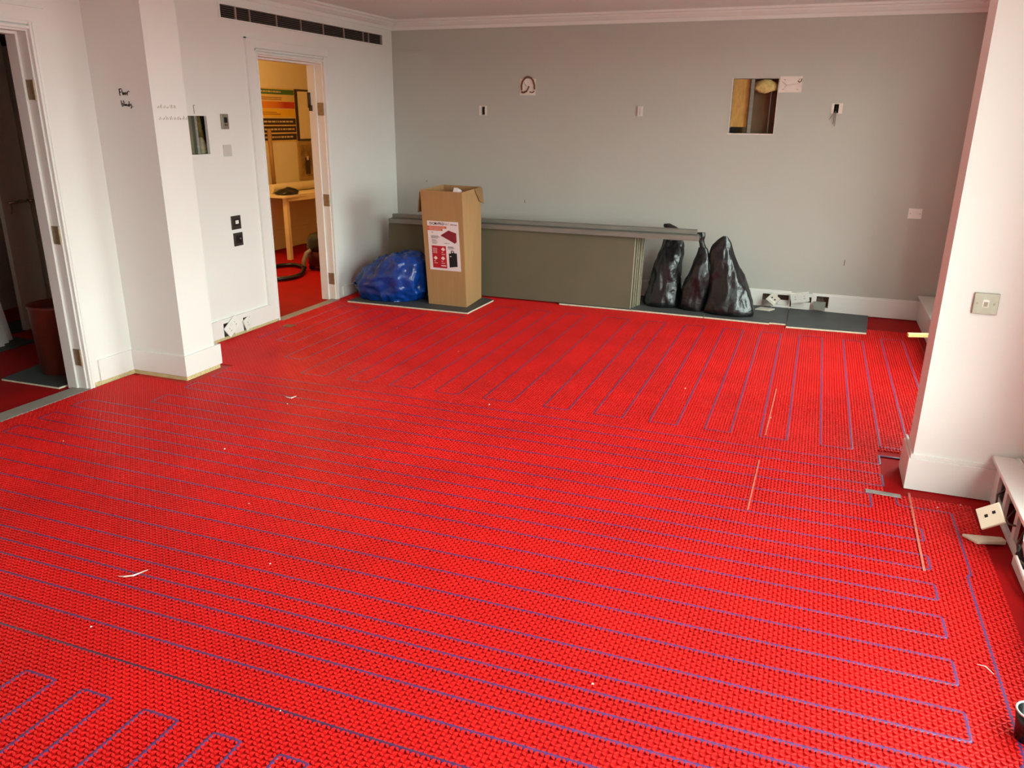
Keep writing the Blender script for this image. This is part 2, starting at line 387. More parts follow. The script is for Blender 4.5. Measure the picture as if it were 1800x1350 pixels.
# ------------------------------------------------------------------ studded heating mats
PT = 0.01475; LX0, LY0 = -0.851, 1.505        # lattice pitch and origin
def gx(x): return LX0 + (math.floor((x - LX0) / PT) + 0.5) * PT    # nearest groove between stud columns
def gy(y): return LY0 + (math.floor((y - LY0) / PT) + 0.5) * PT
STUD_H0, STUD_H1 = 0.0012, 0.0078
def lens(k, a=0.0084, b=0.0041):
    if k == 4: return [(a, 0), (0, b), (-a, 0), (0, -b)]
    if k == 6: return [(a, 0), (a * .36, b * .92), (-a * .36, b * .92), (-a, 0), (-a * .36, -b * .92), (a * .36, -b * .92)]
    return [(a, 0), (a * .58, b * .66), (0, b), (-a * .58, b * .66), (-a, 0), (-a * .58, -b * .66), (0, -b), (a * .58, -b * .66)]
def stud_template(k, orient):
    c = math.sqrt(.5) * (1 if orient else -1); s = math.sqrt(.5)
    L = [(x * c - y * s, x * s + y * c) for x, y in lens(k)]
    if not orient: pass
    return np.array([(x * .96, y * .96, STUD_H0 - 0.0004) for x, y in L] + [(x * .95, y * .95, STUD_H1) for x, y in L])

def stud_ok(X, Y):
    ok = np.ones(X.shape, bool)
    ok &= ~((X > 0.44) & (Y > 3.50) & (Y < 4.02))
    ok &= ~((X > 0.775) & (Y <= 3.5))
    ok &= ~((X > PLX * 1 - 0.0) & False)
    ok &= ~((X < PLX + 0.06) & (Y > PLY0 - 0.05) & (Y < PLY1 + 0.09))
    return ok

def project(x, y, z):
    d = Vector((x, y, z - CAMZ)); w = d.dot(fw)
    return (900 + FPX * d.dot(rt) / w, 675 - FPX * d.dot(up) / w) if w > 0.05 else (-1e4, -1e4)

def mass_mesh(name, tmpl, pos, k):
    n = len(pos)
    V = (tmpl[None, :, :] + pos[:, None, :]).reshape(-1, 3)
    fs = []; 
    side = np.array([[i, (i + 1) % k, k + (i + 1) % k, k + i] for i in range(k)])
    top = np.arange(k, 2 * k)
    base = (np.arange(n) * 2 * k)[:, None]
    sideL = (base[:, :, None] + side.reshape(1, -1)[:, None, :]).reshape(n, -1)
    topL = base + top[None, :]
    loops = np.concatenate([sideL, topL], axis=1).reshape(-1)
    tot1 = np.array([4] * k + [k]); tot = np.tile(tot1, n)
    start = np.concatenate([[0], np.cumsum(tot)[:-1]])
    return V, loops, start, tot

def make_studs(name, groups, parent):
    Vs, Ls, Ss, Ts = [], [], [], []; vo = lo = 0
    for tmpl, pos, k in groups:
        if not len(pos): continue
        V, L, S, T = mass_mesh(name, tmpl, pos, k)
        Vs.append(V); Ls.append(L + vo); Ss.append(S + lo); Ts.append(T); vo += len(V); lo += len(L)
    V = np.concatenate(Vs); L = np.concatenate(Ls); S = np.concatenate(Ss); T = np.concatenate(Ts)
    o0 = np.array(W[parent.name])
    me = bpy.data.meshes.new(name)
    me.vertices.add(len(V)); me.vertices.foreach_set('co', (V - o0).astype(np.float32).ravel())
    me.loops.add(len(L)); me.loops.foreach_set('vertex_index', L.astype(np.int32))
    me.polygons.add(len(S)); me.polygons.foreach_set('loop_start', S.astype(np.int32))
    me.polygons.foreach_set('loop_total', T.astype(np.int32))
    me.update(calc_edges=True); me.shade_flat(); me.materials.append(STUDRED_LIT)
    o = bpy.data.objects.new(name, me); C.objects.link(o); o.parent = parent
    W[o.name] = W[parent.name]; o['kind'] = 'stuff'
    return o

SHEETS = [(0.55, 1.425, 'studded red heating mat nearest the camera, with short cable loops'),
          (1.425, 2.857, 'wide studded red heating mat across the bright foreground'),
          (2.857, 4.31, 'studded red heating mat between the two piers'),
          (4.31, 5.70, 'studded red heating mat in front of the yellow-lit doorway'),
          (5.70, 6.60, 'studded red heating mat along the boards at the back')]
ii = np.arange(math.floor((XL + 0.03 - LX0) / PT), math.ceil((0.86 - LX0) / PT))
jj = np.arange(math.floor((0.55 - LY0) / PT), math.ceil((6.60 - LY0) / PT))
II, JJ = np.meshgrid(ii, jj); XX = LX0 + II * PT; YY = LY0 + JJ * PT; EV = ((II + JJ) % 2 == 0); OK = stud_ok(XX, YY)
# the 300 studs that show largest are objects of their own
cand = []
for i, j, x, y in zip(II.ravel(), JJ.ravel(), XX.ravel(), YY.ravel()):
    if y < 1.9 and -1.9 < x < 0.6:
        px, py = project(x, y, 0.005)
        if 4 < px < 1796 and 4 < py < 1344: cand.append((x * x + y * y, int(i), int(j)))
cand.sort(); SINGLE = {(i, j) for _, i, j in cand[:300]}
SG = np.array([(int(i), int(j)) in SINGLE for i, j in zip(II.ravel(), JJ.ravel())]).reshape(II.shape)
proto = {}
for orient in (0, 1):
    T = stud_template(8, orient); me = bpy.data.meshes.new('stud')
    me.from_pydata([tuple(p) for p in T], [], [tuple(range(8, 16))] + [(i, (i + 1) % 8, 8 + (i + 1) % 8, 8 + i) for i in range(8)])
    me.materials.append(STUDRED_LIT); me.update(); proto[orient] = me
for y0, y1, lab in SHEETS:
    x1 = 0.775 if y1 < 3 else 0.86
    mbs = MB()
    if y0 < 3.5 < y1:
        mbs.box(XL + 0.06, 0.44, y0 + .001, y1 - .001, 0.0, 0.0012).box(0.44, 0.775, y0 + .001, 3.50, 0.0, 0.0012).box(0.44, x1, 4.02, y1 - .001, 0.0, 0.0012)
    else:
        mbs.box(XL + 0.02, x1, y0 + .001, y1 - .001, 0.0, 0.0012)
    root = empty('heating_mat', ((XL + x1) / 2, (y0 + y1) / 2, 0), lab, 'heating mat', 'red studded mats laid over the floor')
    mbs.build('base_sheet', MATRED_SHADE, root)
    for sy, sx0, sx1 in ((2.857, -2.95, -2.30), (2.857, -.10, .53), (4.31, -1.10, -.10), (5.70, -1.60, -.95)):
        if abs(sy - y0) < 1e-3: B(sx0, sx1, gy(sy) - .0016, gy(sy) + .0016, 0.0012, .0084).build('seam_lip', STUDRED_LIT, root)
    sel = OK & (YY > y0) & (YY <= y1) & ~SG
    k = 8 if y0 < 2.5 else (6 if y0 < 4 else 4)
    grp = []
    for orient in (0, 1):
        m_ = sel & (EV if orient else ~EV)
        pos = np.stack([XX[m_], YY[m_], np.zeros(m_.sum())], -1)
        grp.append((stud_template(k, orient), pos, k))
    make_studs('stud_field', grp, root)
    ss = OK & (YY > y0) & (YY <= y1) & SG
    for x, y, ev in zip(XX[ss], YY[ss], EV[ss]):
        o = bpy.data.objects.new('stud', proto[1 if ev else 0]); C.objects.link(o); o.parent = root
        o.location = Vector((float(x), float(y), 0)) - W[root.name]

# ------------------------------------------------------------------ heating cables in the grooves
CAB_Z = 0.0049
def fillet(pts, r=0.013):
    out = [Vector((*pts[0], 0))]
    for a, b, c in zip(pts, pts[1:], pts[2:]):
        a, b, c = [Vector((*p, 0)) for p in (a, b, c)]
        d1 = (a - b); d2 = (c - b)
        rr = min(r, d1.length * .45, d2.length * .45)
        p = b + d1.normalized() * rr; q = b + d2.normalized() * rr
        out += [p, b * .5 + (p + q) * .25, q]
    out.append(Vector((*pts[-1], 0)))
    return [(v.x, v.y, CAB_Z) for v in out]
def cable(pts, label):
    clean = [pts[0]]
    for p in pts[1:]:
        if abs(p[0] - clean[-1][0]) + abs(p[1] - clean[-1][1]) > 1e-4: clean.append(p)
    mbc = MB().tube(fillet(clean), 0.0076, 10)
    mbc.v = [(x, y, CAB_Z + (z - CAB_Z) * 0.43) for x, y, z in mbc.v]      # the soft sheath is squeezed flat between the studs
    return mbc.build('heating_cable', CABLE, None, label, 'heating cable', 'heating cables laid between the studs', smooth=True)

# main field: long runs from side to side
rows = [3.83, 3.705, 3.578, 3.467, 3.345, 3.210, 3.105, 2.98, 2.883, 2.785, 2.680, 2.570, 2.450, 2.333, 2.226, 2.108, 1.988, 1.884, 1.807, 1.734, 1.642, 1.541, 1.424]
def right_end(i): return {0: .446, 1: .436, 2: .436, 3: .385, 4: .385}.get(i, 0.553)
def left_end(i): return -3.40 if i < 5 else -3.755
pts = [(gx(.72), gy(3.95)), (gx(.446), gy(3.95)), (gx(.446), gy(rows[0]))]
for i, y in enumerate(rows):
    y = gy(y); l, r_ = gx(left_end(i)), gx(right_end(i))
    if i % 2 == 0:
        if i: pts.append((r_, y))
        pts.append((l if i + 1 >= len(rows) else gx(min(left_end(i), left_end(i + 1)) if i > 4 else left_end(i)), y))
    else:
        pts.append((pts[-1][0], y)); pts.append((r_, y))
cable(pts, 'long purple heating cable snaking from side to side across the middle of the floor')
# far field: runs along the room
xs = [-2.925, -2.745, -2.59, -2.44, -2.285, -2.13, -1.985, -1.83, -1.665, -1.49, -1.307, -1.16, -1.008, -.85, -.70, -.555, -.402, -.27, -.124, .017, .167, .326]
pts = []
for i, x in enumerate(xs):
    yf = 5.78 if x < -2.55 else 6.20
    yn = 3.972
    X = gx(x)
    if i % 2 == 0: pts += [(X, gy(yf)), (X, gy(yn))]
    else: pts += [(X, gy(yn)), (X, gy(6.20 if xs[min(i + 1, len(xs) - 1)] > -2.55 else 5.78))]
pts += [(gx(.451), gy(6.20)), (gx(.451), gy(4.07)), (gx(.585), gy(4.07)), (gx(.585), gy(6.33)), (gx(.735), gy(6.33)), (gx(.735), gy(4.12))]
cable(pts, 'purple heating cable in long lengthwise loops across the far half of the floor')
# small field by the lit doorway
pts = []
for i, x in enumerate([-3.08, -3.23, -3.39, -3.55, -3.70]):
    X = gx(x); a, b = gy(4.22 + (0.35 if x < -3.35 else 0)), gy(5.72)
    pts += [(X, b), (X, a)] if i % 2 == 0 else [(X, a), (X, b)]
fix = [pts[0]]
for p in pts[1:]:
    if fix[-1][0] != p[0] and fix[-1][1] != p[1]: fix.append((p[0], fix[-1][1]))
    fix.append(p)
cable(fix, 'short looped heating cable beside the yellow-lit doorway')
# near-left field: hairpin loops reaching out of the bottom of the frame
pts = []
for i, x in enumerate([-2.215, -2.10, -1.992, -1.874, -1.775, -1.668, -1.555, -1.437, -1.317, -1.232, -1.116, -1.016, -.90, -.80]):
    X = gx(x)
    pts += [(X, gy(.70)), (X, gy(1.288))] if i % 2 == 0 else [(X, gy(1.288)), (X, gy(.70))]
cable(pts, 'heating cable in hairpin loops at the near left corner')
# cable along the casing, from the taped joint
cable([(gx(.489), gy(3.495)), (gx(.489), gy(3.395)), (gx(.685), gy(3.395)), (gx(.685), gy(2.90)), (gx(.67), gy(2.88)), (gx(.67), gy(1.95)), (gx(.655), gy(1.93)), (gx(.655), gy(0.8))],
      'single heating cable running along the right-hand casing from the taped joint')

MB().hexa([(.362, 3.476, .0092), (.505, 3.470, .0092), (.505, 3.505, .0092), (.362, 3.511, .0092), (.364, 3.478, .0122), (.503, 3.472, .0122), (.503, 3.503, .0122), (.364, 3.509, .0122)]).build('cable_joint_tape', TAPEG, None, 'short grey tape over a cable joint by the right pier', 'tape')
def strip(x0, y0, x1, y1, w, lab, m=TAPEB, nm='joint_tape'):
    MB().hexa([(x0 - w, y0, .0090), (x0 + w, y0, .0090), (x1 + w, y1, .0090), (x1 - w, y1, .0090), (x0 - w, y0, .0098), (x0 + w, y0, .0098), (x1 + w, y1, .0098), (x1 - w, y1, .0098)]).build(nm, m, None, lab, 'tape')
strip(-.107, 3.11, -.100, 3.66, .0032, 'thin pale joint tape across the long cable runs, further from the pier')
strip(-.094, 4.00, -.082, 4.80, .0032, 'thin pale joint tape between the lengthwise cable loops')
strip(.534, 2.86, .541, 3.54, .0046, 'thin pale joint tape running towards the right pier')
MB().box(-3.75, -3.665, 4.90, 4.985, .0090, .0098).build('brown_tape', mat('brown_tape', (120, 62, 44), .6), None, 'brown tape patch on the mat by the lit doorway', 'tape')

# ------------------------------------------------------------------ boards lying on the floor at the back
def slab(pts, z0, z1, lab):
    n = len(pts)
    r = empty('backer_board', (sum(p[0] for p in pts) / n, sum(p[1] for p in pts) / n, z0), lab, 'board', 'dark boards lying flat at the back')
    mb = MB().oprism((Vector((0, 0, 0)), X3, Y3, Z3), pts, z1 - 0.002, z1); mb.build('facing', SLAB, r)
    MB().oprism((Vector((0, 0, 0)), X3, Y3, Z3), pts, z0, z1 - 0.002).build('foam_core', BOARDEDGE, r)
    return r
TZ = 0.0090
slab([(-3.735, 5.83), (-2.585, 5.832), (-2.57, 6.37), (-2.80, 6.47), (-3.72, 6.47)], TZ, TZ + .014, 'dark flat board under the cardboard box and blue bag')
slab([(-1.99, 6.47), (-1.35, 6.47), (-1.35, 6.495), (-1.345, 6.475), (-.745, 6.462), (-.745, 7.07), (-1.35, 7.07), (-1.99, 7.07)], TZ, TZ + .014, 'dark flat board under the boards stack and first black bag')
slab([(-.740, 6.462), (-.225, 6.445), (-.225, 6.475), (-.10, 6.475), (-.10, 7.07), (-.740, 7.07)], TZ, TZ + .014, 'dark flat board under the pointed black bag')
slab([(-.096, 6.395), (.49, 6.425), (.53, 7.03), (-.096, 7.07)], TZ, TZ + .014, 'dark flat board with nothing on it, nearest the window bay')

# ------------------------------------------------------------------ stack of boards on edge with steel channels on top
lean = math.radians(5.5)
r = None
cl, sl = math.cos(lean), math.sin(lean)
ends = [(-3.70, -1.365), (-3.69, -1.372), (-3.71, -1.352), (-3.70, -1.360), (-3.72, -1.345), (-3.70, -1.352), (-3.71, -1.335), (-3.70, -1.330), (-3.72, -1.322)]
yb = 6.492
for i, (xa, xb) in enumerate(ends):
    th = 0.0125 if i % 3 else 0.016
    h = 0.60 - (0.004 * (i % 3))
    z0 = TZ + 0.0145
    lab = 'olive-grey board on edge, front of the leaning stack' if i == 0 else ('olive-grey board on edge, rearmost of the leaning stack' if i == len(ends) - 1 else 'olive-grey board on edge, %s from the front of the leaning stack' % ('first', 'second', 'third', 'fourth', 'fifth', 'sixth', 'seventh', 'eighth')[i])
    rr = empty('standing_board', ((xa + xb) / 2, yb, z0), lab, 'board', 'boards standing on edge at the back wall')
    def P(x, t, s): return (x, yb + t * cl + s * sl, z0 + s * cl + (0.0 if s else 0.0) - (t * sl if s else 0) * 0.0)
    e = 0.0012
    MB().hexa([P(xa, 0, 0), P(xb, 0, 0), P(xb, e, 0), P(xa, e, 0), P(xa, 0, h), P(xb, 0, h), P(xb, e, h), P(xa, e, h)]).build('facing', BOARD, rr)
    MB().hexa([P(xa, e, 0), P(xb, e, 0), P(xb, th - e, 0), P(xa, th - e, 0), P(xa, e, h), P(xb, e, h), P(xb, th - e, h), P(xa, th - e, h)]).build('core', BOARDEDGE, rr)
    MB().hexa([P(xa, th - e, 0), P(xb, th - e, 0), P(xb, th, 0), P(xa, th, 0), P(xa, th - e, h), P(xb, th - e, h), P(xb, th, h), P(xa, th, h)]).build('facing', BOARD, rr)
    yb += th + (0.012 if i in (0, 2, 4, 6) else 0.004)
ytop = 6.492 + 0.6 * sl

def channel(p0, p1, w, fl, up_dir, lab):
    p0, p1 = Vector(p0), Vector(p1); u = (p1 - p0); L = u.length; u.normalize()
    n = Vector((0, 0, 1)); n = (n - u * n.dot(u)).normalized(); v = n.cross(u)
    fr = (p0, u, v, n); t = 0.0025
    mb = MB().obox(fr, 0, L, 0, w, 0 if up_dir > 0 else fl - t, t if up_dir > 0 else fl)
    mb.obox(fr, 0, L, 0, t, 0, fl).obox(fr, 0, L, w - t, w, 0, fl)
    lip = 0.008
    z = fl - t if up_dir > 0 else 0
    mb.obox(fr, 0, L, t, t + lip, z, z + t).obox(fr, 0, L, w - t - lip, w - t, z, z + t)
    return mb.build('steel_channel', STEEL, None, lab, 'channel', 'steel channels on top of the boards', bevel=0.0008)
zt = TZ + 0.0145 + 0.60 * cl
channel((-3.69, ytop - 0.02, zt + .001), (-0.845, ytop - 0.035, zt + .004), 0.062, 0.040, -1, 'front steel channel resting on the stack of standing boards')
channel((-3.70, ytop + 0.050, zt + .001), (-0.862, ytop + 0.040, zt + .006), 0.062, 0.040, -1, 'middle steel channel resting on the stack of standing boards')
channel((-3.66, ytop + 0.125, zt + .001), (-0.90, ytop + 0.11, zt + .006), 0.062, 0.062, 1, 'rear steel channel resting on the stack of standing boards')
channel((-3.68, ytop + 0.040, zt + .043), (-0.875, ytop + 0.045, zt + .048), 0.060, 0.034, -1, 'topmost steel channel lying across the other channels')
MB().tube([(-2.28, ytop + .03, zt + .078), (-2.22, ytop + .05, zt + .080), (-2.17, ytop + .06, zt + .076)], .006, 6).build('steel_offcut', STEEL, None, 'small offcut on top of the steel channels', 'offcut')

# ------------------------------------------------------------------ bags
def bag(name, rings, m, seed, n=72, levels=56, amp=0.018, folds=7):
    rnd = random.Random(seed); ph = [rnd.uniform(0, 6.28) for _ in range(6)]
    mb = MB(); R_ = len(rings)
    def ring(t):
        f = t * (R_ - 1); i = min(int(f), R_ - 2); a = f - i
        p0 = rings[max(i - 1, 0)]; p1 = rings[i]; p2 = rings[i + 1]; p3 = rings[min(i + 2, R_ - 1)]
        return [0.5 * (2 * b + (c_ - a_) * a + (2 * a_ - 5 * b + 4 * c_ - d_) * a * a + (-a_ + 3 * b - 3 * c_ + d_) * a ** 3) for a_, b, c_, d_ in zip(p0, p1, p2, p3)]
    for l in range(levels + 1):
        t = l / levels; cx, cy, z, rx, ry = ring(t); rx = max(rx, .003); ry = max(ry, .003)
        for k in range(n):
            th = 2 * math.pi * k / n
            g = 0.35 + 0.65 * t
            w = 1 + g * amp * (math.sin(folds * th + ph[0] + 2.2 * t) + .6 * math.sin((folds + 4) * th + ph[1] - 3 * t) + .5 * math.sin(5 * th + ph[2]))
            x = cx + rx * w * math.cos(th); y = cy + ry * w * math.sin(th)
            q = Vector((x * 10 + seed, y * 10, z * 3.2 + x * 2))
            d = (1 - abs(noise.noise(q) * 2)) * .016 + (1 - abs(noise.noise(q * 2.3)) * 2) * .007
            d *= min(1, (rx + ry) / .12) * (0.3 if l < 2 else 1)
            mb.v.append((x + math.cos(th) * d, y + math.sin(th) * d, max(z + noise.noise(q * 1.7) * .012 * (l > 1), rings[0][2])))
    mb.f = [(l * n + k, l * n + (k + 1) % n, (l + 1) * n + (k + 1) % n, (l + 1) * n + k) for l in range(levels) for k in range(n)]
    mb.f += [tuple(reversed(range(n))), tuple(range(levels * n, (levels + 1) * n))]
    return mb

ZB = TZ + .0145
r = empty('bin_bag', (-1.15, 6.70, ZB), 'slumped black bin bag half hidden under the steel channels', 'bag', 'black bin bags at the back wall')
bag('b', [(-1.145, 6.76, ZB, .135, .11), (-1.145, 6.76, ZB + .05, .15, .12), (-1.13, 6.77, .20, .125, .105), (-1.115, 6.78, .38, .10, .085), (-1.095, 6.83, .52, .085, .06), (-1.10, 6.85, .60, .07, .05)], BLACKBAG, 3).build('body', BLACKBAG, r, smooth=True)
bag('b', [(-1.10, 6.85, .60, .055, .035), (-1.11, 6.86, .66, .05, .028), (-1.14, 6.865, .69, .045, .02), (-1.17, 6.87, .712, .02, .008)], BLACKBAG, 5, 40, 18).build('neck', BLACKBAG, r, smooth=True)
r = empty('bin_bag', (-.84, 6.72, ZB), 'middle black bin bag with a twisted upright neck', 'bag', 'black bin bags at the back wall')
bag('b', [(-.868, 6.72, ZB, .105, .10), (-.868, 6.72, ZB + .05, .115, .11), (-.855, 6.72, .20, .105, .10), (-.815, 6.70, .36, .085, .07), (-.815, 6.71, .47, .05, .045), (-.825, 6.71, .55, .03, .025)], BLACKBAG, 11).build('body', BLACKBAG, r, smooth=True)
bag('b', [(-.825, 6.71, .54, .026, .022), (-.845, 6.71, .60, .020, .018), (-.850, 6.71, .64, .028, .02), (-.855, 6.71, .675, .032, .012)], BLACKBAG, 13, 40, 18, amp=.08).build('neck', BLACKBAG, r, smooth=True)
r = empty('bin_bag', (-.56, 6.66, ZB), 'pointed black bin bag leaning left, nearest the sockets', 'bag', 'black bin bags at the back wall')
bag('b', [(-.565, 6.665, ZB, .19, .115), (-.565, 6.665, ZB + .045, .195, .125), (-.575, 6.68, .18, .165, .115), (-.61, 6.70, .33, .13, .095), (-.655, 6.71, .46, .095, .07), (-.675, 6.71, .55, .075, .045), (-.665, 6.70, .615, .045, .022), (-.655, 6.69, .655, .015, .008)], BLACKBAG, 21, amp=.014).build('body', BLACKBAG, r, smooth=True)

r = empty('blue_bag', (-3.48, 6.14, ZB), 'crumpled shiny blue plastic bag lying beside the cardboard box', 'bag')
def blob(c, rad, seed, n=84, m_=48):
    mb = MB()
    for l in range(m_ + 1):
        ph = math.pi * l / m_
        for k in range(n):
            th = 2 * math.pi * k / n
            d = Vector((math.sin(ph) * math.cos(th), math.sin(ph) * math.sin(th), math.cos(ph)))
            se = Vector((math.copysign(abs(d.x) ** .9, d.x), math.copysign(abs(d.y) ** .85, d.y), math.copysign(abs(d.z) ** .9, d.z)))
            p = Vector((se.x * rad[0], se.y * rad[1], se.z * rad[2]))
            # heap leaning up to the right, tail to the left
            p.z += (0.42 if p.x > 0 else .36) * p.x * max(0, min(1, p.z / .06 + .3))
            q = p * 6.5 + Vector((seed, 0, 0))
            rid = (1 - abs(noise.noise(q) * 2.2)) * .032 + (1 - abs(noise.noise(q * 2.3 + Vector((5, 2, 1))) * 2.2)) * .022 + (1 - abs(noise.noise(q * 5.1 + Vector((1, 7, 3))) * 2.2)) * .009
            p += d * rid
            w = Vector(c) + p
            w.z = max(w.z, ZB + 0.0005)
            mb.v.append(tuple(w))
    mb.f = [(l * n + k, (l + 1) * n + k, (l + 1) * n + (k + 1) % n, l * n + (k + 1) % n) for l in range(m_) for k in range(n)]
    return mb
blob((-3.455, 6.12, .165), (.318, .20, .195), 4).build('body', BLUEBAG, r, smooth=True)

# ------------------------------------------------------------------ tall cardboard box with label
bz = ZB; bh = 0.965
r = empty('cardboard_box', (-2.86, 6.2, bz), 'tall open cardboard box with a white product label', 'box')
b0 = [(-3.03, 6.01), (-2.668, 6.0), (-2.70, 6.40), (-3.05, 6.40)]
t0 = [(-3.085, 6.005), (-2.700, 5.995), (-2.70, 6.40), (-3.06, 6.41)]
th = .006
def inset(q, d):
    cx = sum(p[0] for p in q) / 4; cy = sum(p[1] for p in q) / 4
    return [(p[0] + math.copysign(d, cx - p[0]), p[1] + math.copysign(d, cy - p[1])) for p in q]
bi, ti = inset(b0, th), inset(t0, th)
tops = [bh - .005, bh - .012, bh + .005, bh + .01]
mids = [((a[0] + b[0]) / 2, (a[1] + b[1]) / 2) for a, b in zip(b0, t0)]
for i, nm in enumerate(('side_panel', 'side_panel', 'side_panel', 'side_panel')):
    j = (i + 1) % 4
    MB().hexa([(*b0[i], bz), (*b0[j], bz), (*bi[j], bz), (*bi[i], bz), (*t0[i], bz + tops[i]), (*t0[j], bz + tops[j]), (*ti[j], bz + tops[j]), (*ti[i], bz + tops[i])]).build(nm, CARD, r)
MB().oprism((Vector((0, 0, 0)), X3, Y3, Z3), bi, bz, bz + .006).build('bottom', CARDIN, r)
# flaps folded down outside on the left and right, small torn flap inside
MB().hexa([(-3.100, 6.02, bz + bh - .02), (-3.092, 6.02, bz + bh - .02), (-3.070, 6.40, bz + bh), (-3.076, 6.40, bz + bh), (-3.128, 6.03, bz + .77), (-3.122, 6.03, bz + .77), (-3.095, 6.39, bz + .79), (-3.101, 6.39, bz + .79)]).build('flap', CARDIN, r)
MB().hexa([(-2.697, 6.24, bz + bh), (-2.691, 6.24, bz + bh), (-2.691, 6.40, bz + bh), (-2.697, 6.40, bz + bh), (-2.690, 6.33, bz + .86), (-2.684, 6.33, bz + .86), (-2.676, 6.41, bz + .83), (-2.682, 6.41, bz + .83)]).build('flap', CARDIN, r)
MB().hexa([(-2.94, 6.11, bz + .955), (-2.72, 6.10, bz + .945), (-2.72, 6.26, bz + .93), (-2.94, 6.26, bz + .94), (-2.94, 6.11, bz + .960), (-2.72, 6.10, bz + .950), (-2.72, 6.26, bz + .935), (-2.94, 6.26, bz + .945)]).build('inner_flap', CARDIN, r)
MB().hexa([(-2.80, 6.03, bz + .94), (-2.73, 6.03, bz + .935), (-2.74, 6.12, bz + .93), (-2.80, 6.12, bz + .93), (-2.79, 6.04, bz + .985), (-2.76, 6.04, bz + .975), (-2.76, 6.11, bz + .965), (-2.79, 6.11, bz + .98)]).build('packing_paper', PAPER, r)
# label on the front panel
def onfront(u, v):   # u 0..1 across, v height above floor
    a = (v - bz) / bh
    l = Vector((b0[0][0] + (t0[0][0] - b0[0][0]) * a, b0[0][1] + (t0[0][1] - b0[0][1]) * a, v)); rgt = Vector((b0[1][0] + (t0[1][0] - b0[1][0]) * a, b0[1][1] + (t0[1][1] - b0[1][1]) * a, v))
    return l + (rgt - l) * u
o = onfront(.115, .325); ur = (onfront(.90, .325) - o); vr = onfront(.115, .735) - o
LW, LH = ur.length, vr.length
uu = ur.normalized(); vv = vr.normalized(); fr0 = (o, uu, vv, uu.cross(vv))
if fr0[3].y > 0: fr0 = (o, uu, vv, -fr0[3])
lab = MB().obox(fr0, 0, LW, 0, LH, .0005, .0018); lab = lab.build('label', PAPER, r)
def fp(u, v): return (fr0[0] + uu * (u * LW) + vv * (v * LH), uu, vv, fr0[3])
def lq(nm, m, u0, u1, v0, v1, d=.0022): MB().obox(fr0, u0 * LW, u1 * LW, v0 * LH, v1 * LH, .0018, d).build(nm, m, lab)
text_mesh('lettering', 'DCM-PRO', .030, fp(.08, .925), BLACKINK, lab, .0024, bold=True)
text_mesh('lettering', '| MAT', .026, fp(.48, .925), GREYINK, lab, .0024)
text_mesh('lettering', 'warmup', .019, fp(.74, .93), DREDINK, lab, .0024, bold=True)
lq('orange_band', ORANGEINK, .0, .62, .855, .900); lq('orange_band', ORANGEINK, .0, .49, .808, .850)
lq('band_line', PINKINK, .06, .56, .874, .880, .0026); lq('band_line', PINKINK, .06, .44, .826, .832, .0026)
MB().oprism(fr0, [(.41 * LW, .715 * LH), (.68 * LW, .825 * LH), (.92 * LW, .775 * LH), (.92 * LW, .60 * LH), (.86 * LW, .565 * LH)], .0018, .0024).build('red_mat_picture', DREDINK, lab)
for i, (a, b, v) in enumerate(((.12, .18, .765), (.10, .34, .69), (.10, .38, .67), (.10, .30, .65), (.12, .26, .605), (.12, .30, .57), (.12, .28, .545), (.52, .62, .555), (.64, .68, .555))):
    lq('small_print', GREYINK if i != 4 else BLACKINK, a, b, v, v + .012)
lq('red_panel', REDINK, .10, .56, .045, .500)
for (u, v) in ((.40, .40), (.14, .215), (.38, .215)):
    MB().oprism(fr0, [((u - .005) * LW, (v + .03) * LH), ((u + .065) * LW, (v + .075) * LH), ((u + .135) * LW, (v + .03) * LH), ((u + .065) * LW, (v - .005) * LH)], .0022, .0028).build('icon', PINKINK, lab)
    lq('icon_line', PINKINK, u + .01, u + .06, v - .035, v - .022, .0028); lq('icon_line', PINKINK, u + .01, u + .12, v - .075, v - .065, .0028)
for v in (.44, .41, .38, .35): lq('panel_print', PINKINK, .13, .27, v, v + .010, .0028)
lq('panel_logo', PINKINK, .37, .53, .085, .105, .0028)
for v in (.485, .465, .445): lq('small_print', GREYINK if v != .485 else BLACKINK, .62, .80 if v != .465 else .84, v, v + .012)
MB().oprism(fr0, [(.64 * LW, .07 * LH), (.90 * LW, .095 * LH), (.90 * LW, .37 * LH), (.82 * LW, .37 * LH), (.80 * LW, .42 * LH), (.72 * LW, .42 * LH), (.71 * LW, .36 * LH), (.64 * LW, .355 * LH)], .0018, .0024).build('black_pack_picture', BLACKINK, lab)
lq('pack_handle', PAPER, .745, .785, .375, .405, .0028); lq('pack_mark', PINKINK, .67, .72, .29, .305, .0028)

# ------------------------------------------------------------------ wall plates and sockets
def plate(name, fr, w, h, m, lab, cat, d=.008, group=None, extras=()):
    r = empty(name, fr[0], lab, cat, group)
    mb = MB().obox(fr, 0, w, 0, h, 0, d); mb.build('faceplate', m, r, bevel=.0018)
    for nm, mm, u0, u1, v0, v1, n1 in extras:
        MB().obox(fr, u0 * w, u1 * w, v0 * h, v1 * h, d - .001, d + n1).build(nm, mm, r, bevel=.0005 if n1 > .001 else 0)
    return r
def pins(u, v, s=1.0):   # three pin holes of a socket outlet
    return [('pin_hole', DARK, u - .012 * s, u + .012 * s, v + .12, v + .26, .0006), ('pin_hole', DARK, u - .07 * s, u - .03 * s, v - .10, v - .03, .0006), ('pin_hole', DARK, u + .03 * s, u + .07 * s, v - .10, v - .03, .0006)]
def LF(y, z): return (Vector((XL, y, z)), Y3, Z3, X3)           # frame lying on the left wall, normal into the room
def BF(x, z): return (Vector((x, YB, z)), X3, Z3, -Y3)
